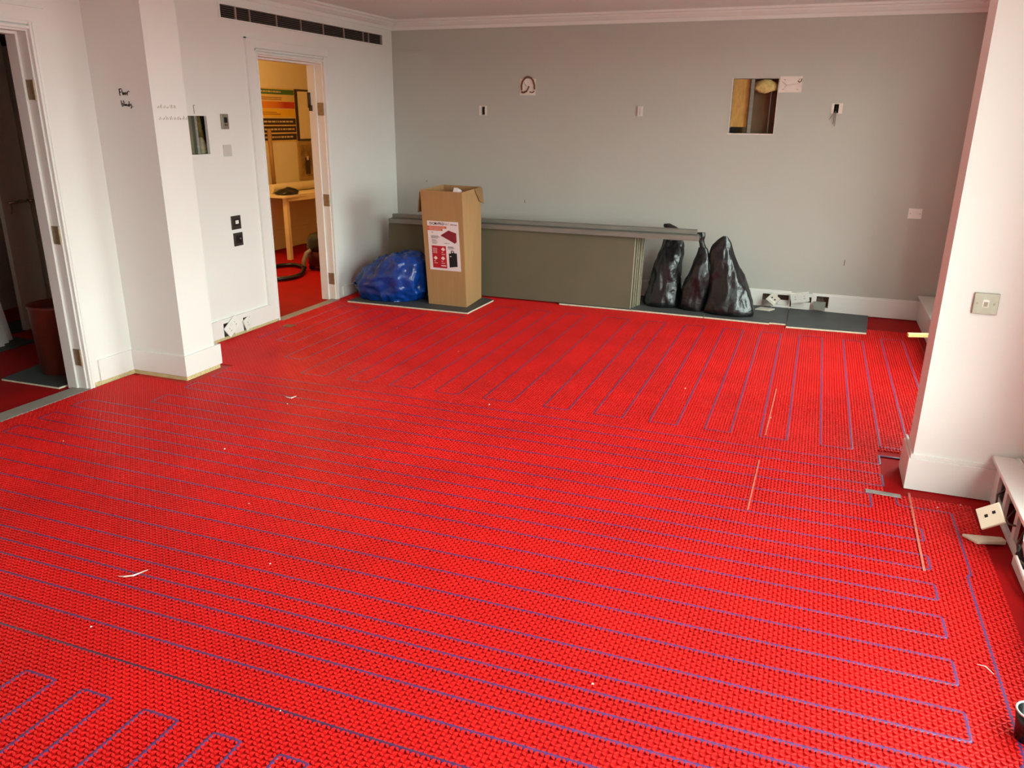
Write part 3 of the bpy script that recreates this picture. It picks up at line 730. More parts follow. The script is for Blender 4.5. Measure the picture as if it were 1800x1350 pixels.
# left wall
plate('thermostat', LF(4.633, 1.462), .066, .100, PLATEG, 'small silver thermostat with dark screen on the left wall', 'thermostat', .016, None,
      [('screen', DARK, .28, .78, .42, .78, .001), ('button', PLATEB, .34, .46, .22, .34, .002), ('button', PLATEB, .60, .72, .22, .34, .002)])
plate('blank_plate', LF(4.630, 1.280), .084, .078, mat('grey_plate', (206, 202, 194), .5), 'pale blank square plate below the thermostat', 'wall plate', .006)
plate('switch_plate', LF(4.634, .772), .098, .096, PLATEB, 'dark bronze switch plate with white rocker, upper of the pair', 'switch', .008, None,
      [('inner_frame', BLACKP, .26, .82, .26, .76, .001), ('rocker', PLATEW, .38, .70, .40, .66, .004)])
plate('switch_plate', LF(4.643, .652), .094, .094, PLATEB, 'dark bronze plate with small knob, lower of the pair', 'switch', .008, None,
      [('inner_frame', BLACKP, .22, .80, .22, .80, .001), ('knob', PLATEG, .60, .70, .50, .60, .008)])
# access hole in the left wall: cavity with steel stud, wool and grey lining
r = empty('wall_cavity', (XL - .1, 4.41, 1.30), 'square access hole in the left wall showing a steel stud and insulation', 'access hole')
LIN = mat('grey_lining', (74, 70, 54), .8, var=.2)
B(XL - .1295, XL - .125, 4.285, 4.675, 1.26, 1.59).build('grey_lining', LIN, r)
B(XL - .12, XL - .07, 4.40, 4.43, 1.255, 1.595).build('grey_duct', mat('grey_duct', (120, 116, 94), .7, var=.15, scale=20), r)
B(XL - .12, XL - .085, 4.432, 4.475, 1.255, 1.595).build('dark_duct', mat('dark_duct', (84, 80, 62), .7, var=.15, scale=20), r)
MB().box(XL - .09, XL - .086, 4.482, 4.502, 1.255, 1.595).box(XL - .12, XL - .086, 4.480, 4.484, 1.255, 1.595).build('steel_stud', mat('bright_stud', (205, 203, 195), .35, metal=.2, var=.25, scale=60), r)
MB().tube([(XL - .095, 4.545, 1.262), (XL - .09, 4.545, 1.33), (XL - .095, 4.530, 1.41)], [.028, .036, .014], 12).build('pale_wool', mat('pale_wool', (206, 196, 160), .95, var=.25, scale=40), r, smooth=True)
MB().tube([(XL - .10, 4.545, 1.40), (XL - .095, 4.53, 1.47), (XL - .10, 4.53, 1.59)], [.024, .026, .030], 12).build('olive_wool', mat('olive_wool', (136, 116, 64), .95, var=.3, scale=40), r, smooth=True)
MB().tube([(XL - .065, 4.515, 1.56), (XL - .06, 4.53, 1.44), (XL - .06, 4.560, 1.34), (XL - .065, 4.57, 1.27)], .006, 6).build('cable', DARK, r, smooth=True)
MB().tube([(XL - .065, 4.555, 1.58), (XL - .06, 4.55, 1.50), (XL - .06, 4.52, 1.46)], .007, 6).build('cable', DARK, r, smooth=True)
MB().box(XL, XL + .0015, 4.385, 4.39, 1.56, 1.615).box(XL, XL + .0015, 4.385, 4.40, 1.612, 1.616).build('pencil_mark', GREYINK, None, 'faint pencil line above the left access hole', 'mark')

# loose sockets hanging from the holes in the left skirting
def rot_frame(o, u, v, ang):
    c, s = math.cos(ang), math.sin(ang)
    return (Vector(o), u * c + v * s, v * c - u * s, u.cross(v))
def backbox(lab, fr, u0, u1, v0, v1, dep=.05):
    r = empty('back_box', fr[0] + fr[1] * u0 + fr[2] * v0, lab, 'back box')
    t = .002
    MB().obox(fr, u0, u1, v0, v1, -dep, -dep + t).build('back', STEEL, r)
    for a in ((u0, u1, v0, v0 + t), (u0, u1, v1 - t, v1), (u0, u0 + t, v0, v1), (u1 - t, u1, v0, v1)):
        MB().obox(fr, *a, -dep + t, -.004).build('side', STEEL, r)
    return r
f0 = LF(0, 0)
for (a, b, c, d), lb in zip(SOCK_L, ('metal box behind the double socket in the left skirting', 'metal box behind the single socket in the left skirting')):
    backbox(lb, f0, a + .001, b - .001, c + .001, d - .001)
fr = rot_frame((XL + .02, 4.455, .022), (Y3 + X3 * .10).normalized(), Z3, math.radians(0))
n_ = Vector((.98, -.1, .12)).normalized(); u_ = Vector((.06, .66, .44)).normalized(); u_ = (u_ - n_ * u_.dot(n_)).normalized(); v_ = n_.cross(u_)
plate('socket_plate', (Vector((XL + .030, 4.462, .018)), u_, v_, n_), .146, .086, PLATEW, 'white double socket hanging tilted from the left skirting', 'socket', .010, None, pins(.27, .42, .6) + pins(.73, .42, .6) + [('rocker', PLATEW, .42, .47, .62, .86, .004), ('rocker', PLATEW, .53, .58, .62, .86, .004)])
n_ = Vector((.97, .12, .15)).normalized(); u_ = Vector((0, .93, .30)).normalized(); u_ = (u_ - n_ * u_.dot(n_)).normalized(); v_ = n_.cross(u_)
plate('socket_plate', (Vector((XL + .028, 4.650, .020)), u_, v_, n_), .086, .086, PLATEW, 'white single socket hanging tilted from the left skirting', 'socket', .010, None, pins(.5, .40, 1.0) + [('rocker', PLATEW, .7, .78, .64, .86, .004)])

# back wall: plaster patches, small boxes, blank plate
def patch(fr, w, h, lab, stains, cat='wall patch'):
    r = empty('plaster_patch', fr[0], lab, cat)
    MB().obox(fr, 0, w, 0, h, 0, .004).build('plaster', PLASTER, r, bevel=.001)
    for pl in stains:
        m, rr, pp = pl
        MB().tube([fr[0] + fr[1] * (a * w) + fr[2] * (b * h) + fr[3] * .005 for a, b in pp], rr, 5).build('adhesive_mark' if m is BROWNSTAIN else 'raised_bead' if m is PLASTER else 'screw_hole', m, r)
    return r
patch(BF(-2.612, 1.752), .150, .138, 'square plaster patch with brown adhesive ring, left of the back wall',
      [(BROWNSTAIN, .009, [(.12, .30), (.10, .60), (.16, .85), (.32, 1.05), (.50, 1.12), (.68, 1.06), (.82, .90), (.92, .62), (.93, .35)]), (BROWNSTAIN, .009, [(.10, .20), (.25, .16), (.42, .24), (.58, .55)]), (BROWNSTAIN, .005, [(.62, .20), (.80, .16), (.92, .24)]), (PLASTER, .010, [(.3, .85), (.5, .5), (.4, .3)])])
patch(BF(-.384, 1.772), .172, .122, 'plaster patch with four screw holes beside the square opening',
      [(DARK, .006, [(.22, .78), (.225, .80)]), (DARK, .006, [(.86, .80), (.865, .82)]), (DARK, .006, [(.18, .18), (.185, .20)]), (DARK, .006, [(.82, .17), (.825, .19)]), (BROWNSTAIN, .004, [(.80, .72), (.88, .62), (.96, .70), (.97, .85)]), (PLASTER, .007, [(.10, .70), (.35, .45), (.6, .5), (.85, .55)]), (PLASTER, .006, [(.35, .45), (.25, .25)])])
plate('switch_strip', BF(-1.528, 1.582), .044, .080, mat('grey_white_plate', (226, 220, 212), .5), 'narrow pale plate in the middle of the back wall', 'wall plate', .012, None, [('groove', GREYINK, .46, .54, .1, .9, .0006)])
for (a, b, c, d), x0, x1, lb, wires in ((SMALL_B[0], -3.012, -2.935, 'small cut box with dark slot, left of the back wall', False), (SMALL_B[1], .030, .114, 'small cut box with dangling wires, right of the back wall', True)):
    r = empty('wall_box', (x0, YB, c), lb, 'wall box')
    fr = BF(0, 0)
    mb = MB().obox(fr, x0, a, c - .004, d + .006, 0, .004).obox(fr, b, x1, c - .004, d + .006, 0, .004).obox(fr, a, b, d, d + .006, 0, .004)
    mb.build('plaster_edge', PLASTER, r)
    MB().obox(fr, a - .002, b + .002, c - .002, d + .002, -.06, -.055).build('shade_back', DARK, r)  # dark sheet paints the shade inside the slot
    MB().tube([fr[0] + Vector(((a + b) / 2, .01, c + .004)), fr[0] + Vector(((a + b) / 2 + .004, -.006, (c + d) / 2)), fr[0] + Vector(((a + b) / 2, .01, d - .006))], .007, 6).build('cable', BLACKP, r)
    if wires:
        for dx, dz in ((-.012, -.085), (.004, -.10), (-.045, -.05)):
            MB().tube([((a + b) / 2, YB + .01, c + .02), ((a + b) / 2 + dx * .3, YB - .02, c), ((a + b) / 2 + dx, YB - .012, c + dz)], .0022, 5).build('wire', mat('thin_wire', (120, 100, 84), .6), r)
plate('blank_plate', BF(.706, .824), .100, .080, PLATEW, 'white blank plate low on the back wall near the window bay', 'wall plate', .010, None, [('centre_disc', PLATEW, .32, .68, .28, .72, .002), ('screw', PLATEG, .12, .18, .46, .54, .001), ('screw', PLATEG, .82, .88, .46, .54, .001)])
# small scuffs
for i, (x, z, l) in enumerate(((-3.572, .96, .012), (-2.553, .80, .03), (.288, .414, .05))):
    B(x, x + .005, YB - .0012, YB, z, z + l).build('scuff_mark', BROWNSTAIN, None, ('dark scuff above the cardboard box', 'dark scuff right of the cardboard box', 'dark scuff on the wall right of the bags')[i], 'mark')

# square opening in the back wall
x0, x1, z0, z1 = HOLE_B
r = empty('wall_opening', ((x0 + x1) / 2, YB + .07, z0), 'square opening in the back wall showing timber, steel stud and wool', 'wall opening')
B(x0 - .03, x1 + .03, YB + .136, YB + .140, z0 - .03, z1 + .03).build('brown_board', BROWN, r)
MB().box(x0 + .002, x0 + .135, YB + .05, YB + .07, z0 + .05, z1 - .002).build('timber_sheet', OSB, r)
B(x0 + .002, x0 + .06, YB + .052, YB + .07, z0 + .002, z0 + .046).build('shade_gap', DARK, r)  # dark block painted in for the shade of the gap
MB().box(x0 + .137, x0 + .142, YB + .02, YB + .09, z0 + .002, z1 - .002).box(x0 + .137, x0 + .172, YB + .02, YB + .023, z0 + .002, z1 - .002).build('steel_stud', STEEL, r)
B(x1 - .055, x1 - .048, YB + .07, YB + .135, z0 + .002, z1 - .08).build('conduit', STEEL, r)
blobm = MB()
n, m_ = 20, 12
for l in range(m_ + 1):
    for k in range(n):
        a, b = math.pi * l / m_, 2 * math.pi * k / n
        p = Vector((.095 * math.sin(a) * math.cos(b), .045 * math.sin(a) * math.sin(b), .052 * math.cos(a)))
        p *= 1 + .25 * noise.noise(p * 30)
        blobm.v.append((x0 + .255 + p.x, YB + .055 + p.y, z1 - .058 + p.z))
blobm.f = [(l * n + k, (l + 1) * n + k, (l + 1) * n + (k + 1) % n, l * n + (k + 1) % n) for l in range(m_) for k in range(n)]
blobm.build('wool', WOOL, r, smooth=True)
fr = BF(0, 0)
MB().obox(fr, x0 - .006, x0, z0 - .01, z1 + .004, 0, .003).obox(fr, x0 - .012, x1 + .006, z0 - .008, z0, 0, .004).obox(fr, x1, x1 + .004, z0, z1 - .03, 0, .003).build('plaster_edge', PLASTER, r)

# sockets pulled from the back skirting
fb = (Vector((0, YB - .016, 0)), X3, Z3, -Y3)
BRICKIN = mat('rough_masonry', (112, 92, 82), .95, var=.4, scale=60, bump=.6, bscale=60)
for (a, b, c, d), lb in zip(SOCK_B, ('first cut-out in the back skirting, next to the bags', 'second cut-out in the back skirting', 'wide cut-out behind the double socket', 'cut-out in the back skirting nearest the window bay')):
    r = empty('skirting_hole', ((a + b) / 2, YB, c), lb, 'cut-out')
    B(a - .002, b + .002, YB + .05, YB + .055, c - .002, d + .002).build('masonry', BRICKIN, r)
    e_ = .0015
    fs = MB().obox(fb, a - .003, a, c, d, 0, .0012).obox(fb, b, b + .003, c, d, 0, .0012)
    fs.build('cut_edge', PLASTER, r)
BX = mat('socket_back_box', (196, 192, 182), .6, var=.08)
for (a, b, c, d) in (SOCK_B[0], SOCK_B[1], SOCK_B[2]):
    pass
B(SOCK_B[1][0] + .004, SOCK_B[1][1] - .002, YB - .012, YB - .006, .042, .085).build('infill_plate', PLATEW, None, 'white infill plate in the second skirting cut-out', 'wall plate')
B(SOCK_B[2][0] + .010, SOCK_B[2][1] - .004, YB - .012, YB - .006, .032, .080).build('infill_plate', PLATEW, None, 'white infill plate under the hanging double socket', 'wall plate')
B(SOCK_B[0][0] + .002, SOCK_B[0][1] - .002, YB - .010, YB + .02, .022, .07).build('back_box', BX, None, 'pale box inside the first skirting cut-out', 'back box')
zf = ZB
n_ = Vector((.12, -.80, .58)).normalized(); u_ = Vector((.72, -.1, -.62)).normalized(); u_ = (u_ - n_ * u_.dot(n_)).normalized(); v_ = n_.cross(u_)
plate('socket_plate', (Vector((-.298, YB - .11, zf + .072)), u_, v_, n_), .086, .086, mat('old_plate', (206, 200, 186), .45), 'cream single socket hanging in front of the first skirting cut-out', 'socket', .018, None,
      [('pin_hole', DARK, .26, .40, .48, .62, .0006), ('pin_hole', DARK, .62, .76, .48, .62, .0006), ('raised_bar', PLATEW, .12, .90, .26, .36, .002)])
MB().hexa([(-.37, 6.88, zf + .001), (-.255, 6.86, zf + .001), (-.21, 6.94, zf + .001), (-.33, 6.965, zf + .001), (-.37, 6.88, zf + .010), (-.255, 6.86, zf + .010), (-.21, 6.94, zf + .014), (-.33, 6.965, zf + .014)]).build('loose_faceplate', mat('old_plate', (206, 200, 186)), None, 'loose cream faceplate lying flat below the first cut-out', 'faceplate', bevel=.002)
n_ = Vector((-.06, -.95, -.12)).normalized(); u_ = Vector((.97, -.05, .22)).normalized(); u_ = (u_ - n_ * u_.dot(n_)).normalized(); v_ = n_.cross(u_)
plate('socket_plate', (Vector((-.086, YB - .060, .074)), u_, v_, n_), .150, .086, PLATEW, 'white double socket hanging askew over the back skirting', 'socket', .012, None, pins(.26, .42, .6) + pins(.74, .42, .6) + [('rocker', PLATEW, .42, .47, .62, .86, .004), ('rocker', PLATEW, .53, .58, .62, .86, .004)])
n_ = Vector((0, -.92, .30)).normalized(); u_ = Vector((1, 0, 0)); v_ = n_.cross(u_)
plate('faceplate', (Vector((.092, YB - .055, .030)), u_, v_, n_), .096, .072, mat('grey_rubber', (128, 128, 120), .6), 'grey plate leaning in the last skirting cut-out', 'faceplate', .010)

# switch on the right pier
frp = (Vector((.652, PRY0, .815)), X3, Z3, -Y3)
plate('switch_plate', frp, .090, .086, PLATEG, 'nickel light switch with pale rocker on the right pier', 'switch', .014, None,
      [('rocker_surround', PLATEW, .36, .62, .34, .70, .002), ('rocker', mat('shaded_rocker', (150, 140, 120), .4), .41, .57, .38, .60, .004), ('screw', BRASS, .12, .18, .46, .54, .0015), ('screw', BRASS, .80, .88, .46, .56, .0015)])  # shadow on the rocker is put into its colour

# handwriting
def ink(name, fr, strokes, rr, m, lab):
    mb = MB()
    for st in strokes:
        mb.tube([fr[0] + fr[1] * a + fr[2] * b + fr[3] * .0006 for a, b in st], rr, 5)
    return mb.build(name, m, None, lab, 'handwriting')
S1 = [[(0, .036), (.020, .040)], [(.004, .036), (.003, .018), (.005, .002)], [(.002, .020), (.016, .022)], [(.022, .036), (.024, .020), (.026, .006)], [(.030, .016), (.034, .020), (.038, .015), (.036, .008), (.031, .008), (.030, .016)], [(.042, .016), (.047, .020), (.051, .015), (.048, .008), (.043, .009), (.042, .016)], [(.056, .020), (.058, .012), (.059, .005)], [(.058, .014), (.063, .024), (.070, .026), (.074, .022)]]
S2 = [[(0, .034), (.002, .018), (.003, .004)], [(.003, .014), (.010, .018), (.014, .010), (.009, .003), (.003, .004)], [(.018, .034), (.019, .018), (.021, .005)], [(.026, .016), (.028, .005)], [(.027, .024), (.0275, .025)], [(.032, .014), (.033, .004)], [(.033, .010), (.038, .015), (.042, .004)], [(.056, .010), (.050, .014), (.046, .008), (.050, .003), (.056, .008)], [(.056, .030), (.057, .016), (.059, .003)], [(.074, .014), (.066, .014), (.066, .009), (.073, .005), (.070, -.004), (.064, -.006)], [(.082, .002), (.083, .002)]]
fpn = (Vector((-3.708, PLY0, 1.648)), X3, Z3, -Y3)
fpn2 = (Vector((-3.700, PLY0, 1.590)), X3, Z3, -Y3)
S12 = [[(a, b) for a, b in s] for s in S1] + [[(a + .006, b - .056) for a, b in s] for s in S2]
ink('handwriting', fpn, S12, .0026, BLACKINK, "black marker words 'Floor blinds' on the shaded face of the left pier")
rn = random.Random(4)
SF = []
for base, n in ((0.0, 6), (-.062, 9)):
    u = .010
    for k in range(n):
        w = .012 + rn.random() * .010
        SF.append([(u, base + .020 * rn.random() + .006), (u + w * .3, base + .002), (u + w * .6, base + .018 * rn.random() + .006), (u + w, base + .004)])
        u += w + .006 + .006 * rn.random()
fps = (Vector((PLX, 3.625, 1.585)), Y3, Z3, X3)
ink('faint_handwriting', fps, SF, .0013, mat('faint_pencil', (178, 158, 142), .8), 'two lines of faint pencil handwriting on the lit face of the left pier')

# ------------------------------------------------------------------ air grille high on the left wall
gy0, gy1, gz0, gz1 = 4.728, 6.905, 2.180, 2.262
r = empty('air_grille', (XL, (gy0 + gy1) / 2, gz0), 'long dark slotted air grille high on the left wall', 'air grille')
B(XL - .004 + .004, XL + .002, gy0, gy1, gz0, gz1).build('shade_back', DARK, r)  # dark sheet paints the shade behind the slats
mb = MB().box(XL, XL + .012, gy0 - .012, gy1 + .012, gz1, gz1 + .010).box(XL, XL + .012, gy0 - .012, gy1 + .012, gz0 - .010, gz0)
mb.box(XL, XL + .012, gy0 - .012, gy0, gz0, gz1).box(XL, XL + .012, gy1, gy1 + .012, gz0, gz1)
mb.build('frame', GLOSS, r)
SLAT = mat('grille_slat', (120, 104, 94), .5, var=.05)
for k in range(6):
    z = gz0 + (k + .6) * (gz1 - gz0) / 6.2
    MB().hexa([(XL + .002, gy0, z + .004), (XL + .002, gy1, z + .004), (XL + .010, gy1, z), (XL + .010, gy0, z), (XL + .002, gy0, z + .0055), (XL + .002, gy1, z + .0055), (XL + .010, gy1, z + .0018), (XL + .010, gy0, z + .0018)]).build('slat', SLAT, r)
MULL = mat('grille_mullion', (170, 150, 138), .5)
for y in (4.888, 5.036, 5.343, 5.647, 5.955, 6.261, 6.574, 6.665, 6.880):
    B(XL + .002, XL + .012, y - .004 - (.006 if y < 4.9 else 0), y + .004, gz0, gz1).build('mullion', MULL, r)

# ------------------------------------------------------------------ low casing along the right-hand wall
CX = 0.862
r = empty('window_casing', (CX, 3.28, 0), 'broken white low casing under the near window, beside the right pier', 'casing')
MB().hexa([(.838, 3.600, .196), (XW, 3.600, .196), (XW, 2.95, .196), (.830, 2.95, .196), (.838, 3.600, .214), (XW, 3.600, .214), (XW, 2.95, .214), (.830, 2.95, .214)]).build('top_board', GLOSS, r, bevel=.003)
mb = wall_cells(MB(), lambda m, a, b, c, d: m.box(CX, CX + .014, a, b, c, d), (2.99, 3.595), (0.004, 0.196), [(3.40, 3.52, .06, .16), (3.20, 3.36, .03, .17), (3.04, 3.16, .05, .15)])
mb.build('front_board', GLOSS, r)
MB().box(.845, .858, 2.72, 3.05, .003, .040).build('base_board', GLOSS, r)
MB().hexa([(.836, 2.95, .150), (.850, 2.95, .150), (.920, 2.955, .02), (.90, 2.955, .02), (.836, 2.965, .196), (.850, 2.965, .196), (.930, 2.965, .04), (.91, 2.965, .03)]).build('end_bracket', GLOSS, r)
B(.955, XW, 2.95, 3.59, .0, .19).build('shade_back', DARK, r)  # dark block paints the shade in the open casing
r = empty('window_casing', (.9, 5.4, 0), 'low white casing under the far window, running to the back wall', 'casing')
B(.880, XW, PRY1, YB - .02, .196, .214).build('top_board', GLOSS, r, bevel=.003)
B(.900, .914, PRY1, YB - .02, .004, .196).build('front_board', GLOSS, r)
# near run of casing towards the camera: bare lower carcass
r = empty('casing_carcass', (.93, .6, 0), 'stripped lower casing with a painted shade backing at the right edge', 'casing')
B(.90, .915, -5.1, 2.70, .0, .05).build('bottom_rail', GLOSS, r)
B(.90, XW, -5.1, 2.60, .30, .32).build('top_board', GLOSS, r)
B(.985, XW - .001, -5.1, 2.60, .05, .30).build('shade_back', DARK, r)  # dark sheet paints the shadow under the stripped casing
# hanging socket and wires on the broken casing
n_ = Vector((-.60, -.52, .60)).normalized(); u_ = Vector((.86, -.20, .62)).normalized(); u_ = (u_ - n_ * u_.dot(n_)).normalized(); v_ = n_.cross(u_)
plate('socket_plate', (Vector((.742, 3.10, .095)), u_, v_, n_), .086, .086, mat('cream_plate', (226, 214, 190), .45), 'cream socket plate hanging from the broken casing', 'socket', .012, None, [('pin_hole', DARK, .28, .42, .46, .60, .0006), ('pin_hole', DARK, .62, .76, .52, .66, .0006)])
MB().hexa([(.700, 3.200, .008), (.745, 3.150, .008), (.850, 3.185, .008), (.840, 3.215, .008), (.700, 3.200, .020), (.745, 3.150, .020), (.850, 3.185, .026), (.840, 3.215, .026)]).build('socket_pattress', mat('cream_plate', (226, 214, 190)), None, 'cream pattress lying below the hanging socket', 'socket', bevel=.003)
r = empty('loose_wires', (.83, 3.15, .0), 'tangle of loose wires beside the broken casing', 'wires')
for k, pp in enumerate(([(.885, 3.46, .13), (.850, 3.45, .10), (.842, 3.40, .06), (.858, 3.36, .04)], [(.880, 3.28, .12), (.848, 3.24, .09), (.842, 3.18, .10), (.850, 3.13, .12)], [(.88, 3.10, .13), (.852, 3.06, .08), (.850, 3.00, .05), (.856, 2.94, .06)])):
    MB().tube(pp, .0045, 6).build('wire', mat('dark_wire', (92, 74, 66), .5), r, smooth=True)
MB().tube([(.835, 2.98, .07), (.838, 2.90, .06), (.842, 2.80, .045)], .006, 6).build('white_wire', PLATEW, r)
MB().tube([(.90, 3.10, .10), (.86, 3.02, .06), (.87, 2.95, .03)], .018, 10).build('conduit', BLACKP, r)
# small pale grille lying on the casing top
r = empty('vent_grille', (.955, 3.50, .215), 'small white slotted grille lying on the casing top', 'grille')
for k in range(5):
    B(.925 + k * .016, .935 + k * .016, 3.42, 3.58, .2145, .222).build('slat', PLATEW, r)
MB().box(.92, 1.005, 3.415, 3.423, .2145, .222).box(.92, 1.005, 3.577, 3.585, .2145, .222).build('end_bar', PLATEW, r)
# wooden batten laid on the far casing
MB().hexa([(.680, 5.60, .2148), (1.005, 5.70, .2148), (1.000, 5.735, .2148), (.675, 5.635, .2148), (.680, 5.60, .236), (1.005, 5.70, .236), (1.000, 5.735, .236), (.675, 5.635, .236)]).build('wooden_batten', BATTEN, None, 'pale wooden batten sticking out past the right pier', 'batten')
# cup at the right edge
r = empty('cup', (.697, 2.05, TZ), 'dark cup with a pale rim at the bottom right edge', 'cup')
MB().lathe([(.030, 0), (.040, .085), (.036, .085), (.028, .012)], (.697, 2.05, TZ), 28).build('cup_wall', BLACKP, r, smooth=True)
tor = MB()
for k in range(28):
    pass
MB().tube([(.697 + .0395 * math.cos(a * 2 * math.pi / 28), 2.05 + .0395 * math.sin(a * 2 * math.pi / 28), TZ + .086) for a in range(29)], .0032, 6).build('rim', mat('grey_rim', (176, 172, 168), .5), r, smooth=True)

# ------------------------------------------------------------------ store beyond the left doorway
r = empty('cupboard_door', (-5.42, 4.16, 0.02), 'tall pale door panel with lever handles in the dark store', 'door panel')
B(-5.44, -5.40, 4.05, 4.27, .015, 2.02).build('leaf', SHADEGREY, r, bevel=.002)
for (a, b) in ((4.06, 4.20), (4.225, 4.262)):
    h = MB().tube([(-5.345, a, .948), (-5.345, b, .952)], .010, 8).tube([(-5.40, b - .012, .952), (-5.345, b - .012, .952)], .009, 8)
    h.build('lever_handle', mat('chrome', (190, 180, 170), .2, metal=.9), r, smooth=True)
MB().tube([(-5.345, 4.075, .94), (-5.35, 4.08, .90), (-5.35, 4.07, .87)], .006, 6).build('key', BRASS, r)
r = empty('cupboard_door', (-5.60, 4.5, 0.02), 'wide dim door panel behind the handles in the dark store', 'door panel')
B(-5.50, -5.46, 4.272, 4.86, .015, 2.0).build('leaf', SHADEGREY, r, bevel=.002)
B(-5.95, -5.91, 3.0, 4.05, .015, 2.02).build('store_panel', SHADEGREY, None, 'pale panel at the very back of the dark store', 'door panel')
B(-6.19, -4.10, 4.06, 4.85, 2.03, 2.30).build('bulkhead', mat('dark_bulkhead', (70, 44, 34), .8), None, 'dark brown bulkhead at the top of the store', 'bulkhead')
for k in range(3):
    x = -5.17 - k * .05
    MB().hexa([(x, 3.0, .012), (x, 3.70 + .07 * k, .012), (x - .022, 3.70 + .07 * k, .012), (x - .022, 3.0, .012), (x - .09, 3.0, .46), (x - .09, 3.70 + .07 * k, .46), (x - .112, 3.70 + .07 * k, .46), (x - .112, 3.0, .46)]).build('white_board', WHITE, None, ('white board leaning in the store, nearest the doorway', 'white board leaning in the store, middle of three', 'white board leaning in the store, furthest back')[k], 'board', 'white boards leaning in the store', bevel=.002)
B(-5.34, -5.10, 2.9, 3.90, .0, .010).build('floor_offcut', SLAB, None, 'dark board lying under the white boards in the store', 'board')
B(-5.75, -5.45, 3.98, 4.5, .0, .010).build('floor_offcut', SLAB, None, 'dark board lying below the store door panel', 'board')
r = empty('floor_tile_board', (-4.30, 3.30, 0), 'dark grey square board on the store floor just inside the doorway', 'board')
MB().oprism((Vector((0, 0, 0)), X3, Y3, Z3), [(-4.53, 3.175), (-4.07, 3.187), (-4.062, 3.62), (-4.60, 3.60)], .010, .012).build('facing', SLAB, r)
MB().oprism((Vector((0, 0, 0)), X3, Y3, Z3), [(-4.53, 3.175), (-4.07, 3.187), (-4.062, 3.62), (-4.60, 3.60)], .0, .010).build('core', BOARDEDGE, r)
r = empty('tub', (-4.33, 3.46, .012), 'brown cylindrical tub standing behind the left door jamb', 'tub')
MB().lathe([(.140, 0), (.155, .41), (.160, .415), (.160, .43), (.148, .43), (.148, .40), (.10, .39)], (-4.33, 3.47, .012), 36).build('tub_body', TUB, r, smooth=True)
pts = []
MB().add([(-4.33 + (.1425 + .013 * t) * math.cos(a), 3.47 + (.1425 + .013 * t) * math.sin(a), .07 + .30 * t) for t in (0, 1) for a in [math.radians(185 + 8 * k) for k in range(5)]], [(k, k + 1, 6 + k, 5 + k) for k in range(4)]).build('tub_label', mat('yellowed_label', (196, 172, 110), .6, var=.2), r)

# ------------------------------------------------------------------ lamp-lit room beyond the second doorway
X2 = -6.08
ld = bpy.data.lights.new('room_lamp', 'POINT'); ld.energy = 44; ld.color = (1.0, .60, .21); ld.shadow_soft_size = .12
lo = bpy.data.objects.new('room_lamp', ld); C.objects.link(lo); lo.location = (-5.0, 6.6, 2.18)
rl = empty('ceiling_lamp', (-5.0, 6.6, 2.30), 'round warm ceiling lamp in the side room', 'lamp')
B(-5.08, -4.92, 6.52, 6.68, 2.385, 2.404).build('base', GLOSS, rl)
MB().tube([(-5.0, 6.6, 2.385), (-5.0, 6.6, 2.33)], .02, 10).build('stem', GLOSS, rl)
MB().oprism((Vector((X2, 0, 0)), X3, Z3, Y3), [(a * 1.4, b - (ZC - b) * .6) for a, b in PROF], 4.96, 9.8).build('trim_6', WALLY, kind='structure', label='cornice in the lamp-lit room')
B(X2, X2 + .016, 4.96, 9.8, .01, .24).build('baseboard_side', WALLY, kind='structure')
fx = (Vector((X2, 0, 0)), Y3, Z3, X3)
def wq(nm, m, y0, y1, z0, z1, p=None, d=.004, d0=0.0, **k): return MB().obox(fx, y0, y1, z0, z1, d0, d).build(nm, m, p, **k)
r = empty('wall_poster', (X2, 8.2, 1.27), 'poster with green header, orange band and three dark text rows', 'poster')
wq('sheet', mat('poster_cream', (222, 190, 120), .6), 7.60, 8.575, 1.26, 1.865, r, .003)
wq('green_header', mat('poster_green', (70, 110, 50), .6), 7.62, 8.565, 1.795, 1.850, r, .004)
wq('orange_band', gradient_mat('poster_orange', [(0, (220, 190, 90)), (.35, (226, 140, 50)), (.62, (222, 120, 40)), (.80, (190, 50, 30)), (1, (200, 60, 40))], 1, -.47, .47), 7.62, 8.565, 1.640, 1.715, r, .004)
wq('yellow_band', mat('poster_yellow', (232, 180, 40), .6), 7.62, 8.565, 1.545, 1.632, r, .004)
for z in (1.455, 1.368, 1.280):
    wq('dark_row', mat('poster_dark', (56, 36, 24), .6), 7.62, 8.565, z, z + .072, r, .004)
    rr_ = random.Random(int(z * 100)); y = 7.95
    while y < 8.50:
        w = .02 + .05 * rr_.random(); wq('text_mark', mat('poster_text', (206, 180, 140), .6), y, min(y + w, 8.53), z + .026, z + .046, r, .0046, .004); y += w + .014
rr_ = random.Random(9); y = 7.93
while y < 8.30:
    w = .02 + .04 * rr_.random(); wq('text_mark', mat('poster_text', (206, 180, 140)), y, y + w, 1.815, 1.833, r, .0046, .004); y += w + .012
for z in (1.735, 1.755, 1.590, 1.570):
    wq('text_line', mat('poster_line', (150, 96, 40), .6), 7.90, 8.20 + .2 * rr_.random(), z, z + .008, r, .0046, .004)
r = empty('whiteboard', (X2, 8.85, 1.26), 'blank framed board beside the poster', 'whiteboard')
wq('panel', mat('whiteboard_panel', (236, 220, 180), .4), 8.61, 9.30, 1.285, 1.845, r, .010)
DF = mat('dark_frame', (60, 40, 26), .5)
for a in ((8.58, 9.33, 1.265, 1.287), (8.58, 9.33, 1.843, 1.865), (8.58, 8.612, 1.287, 1.843), (9.298, 9.33, 1.287, 1.843)): wq('frame_bar', DF, *a, r, .02)
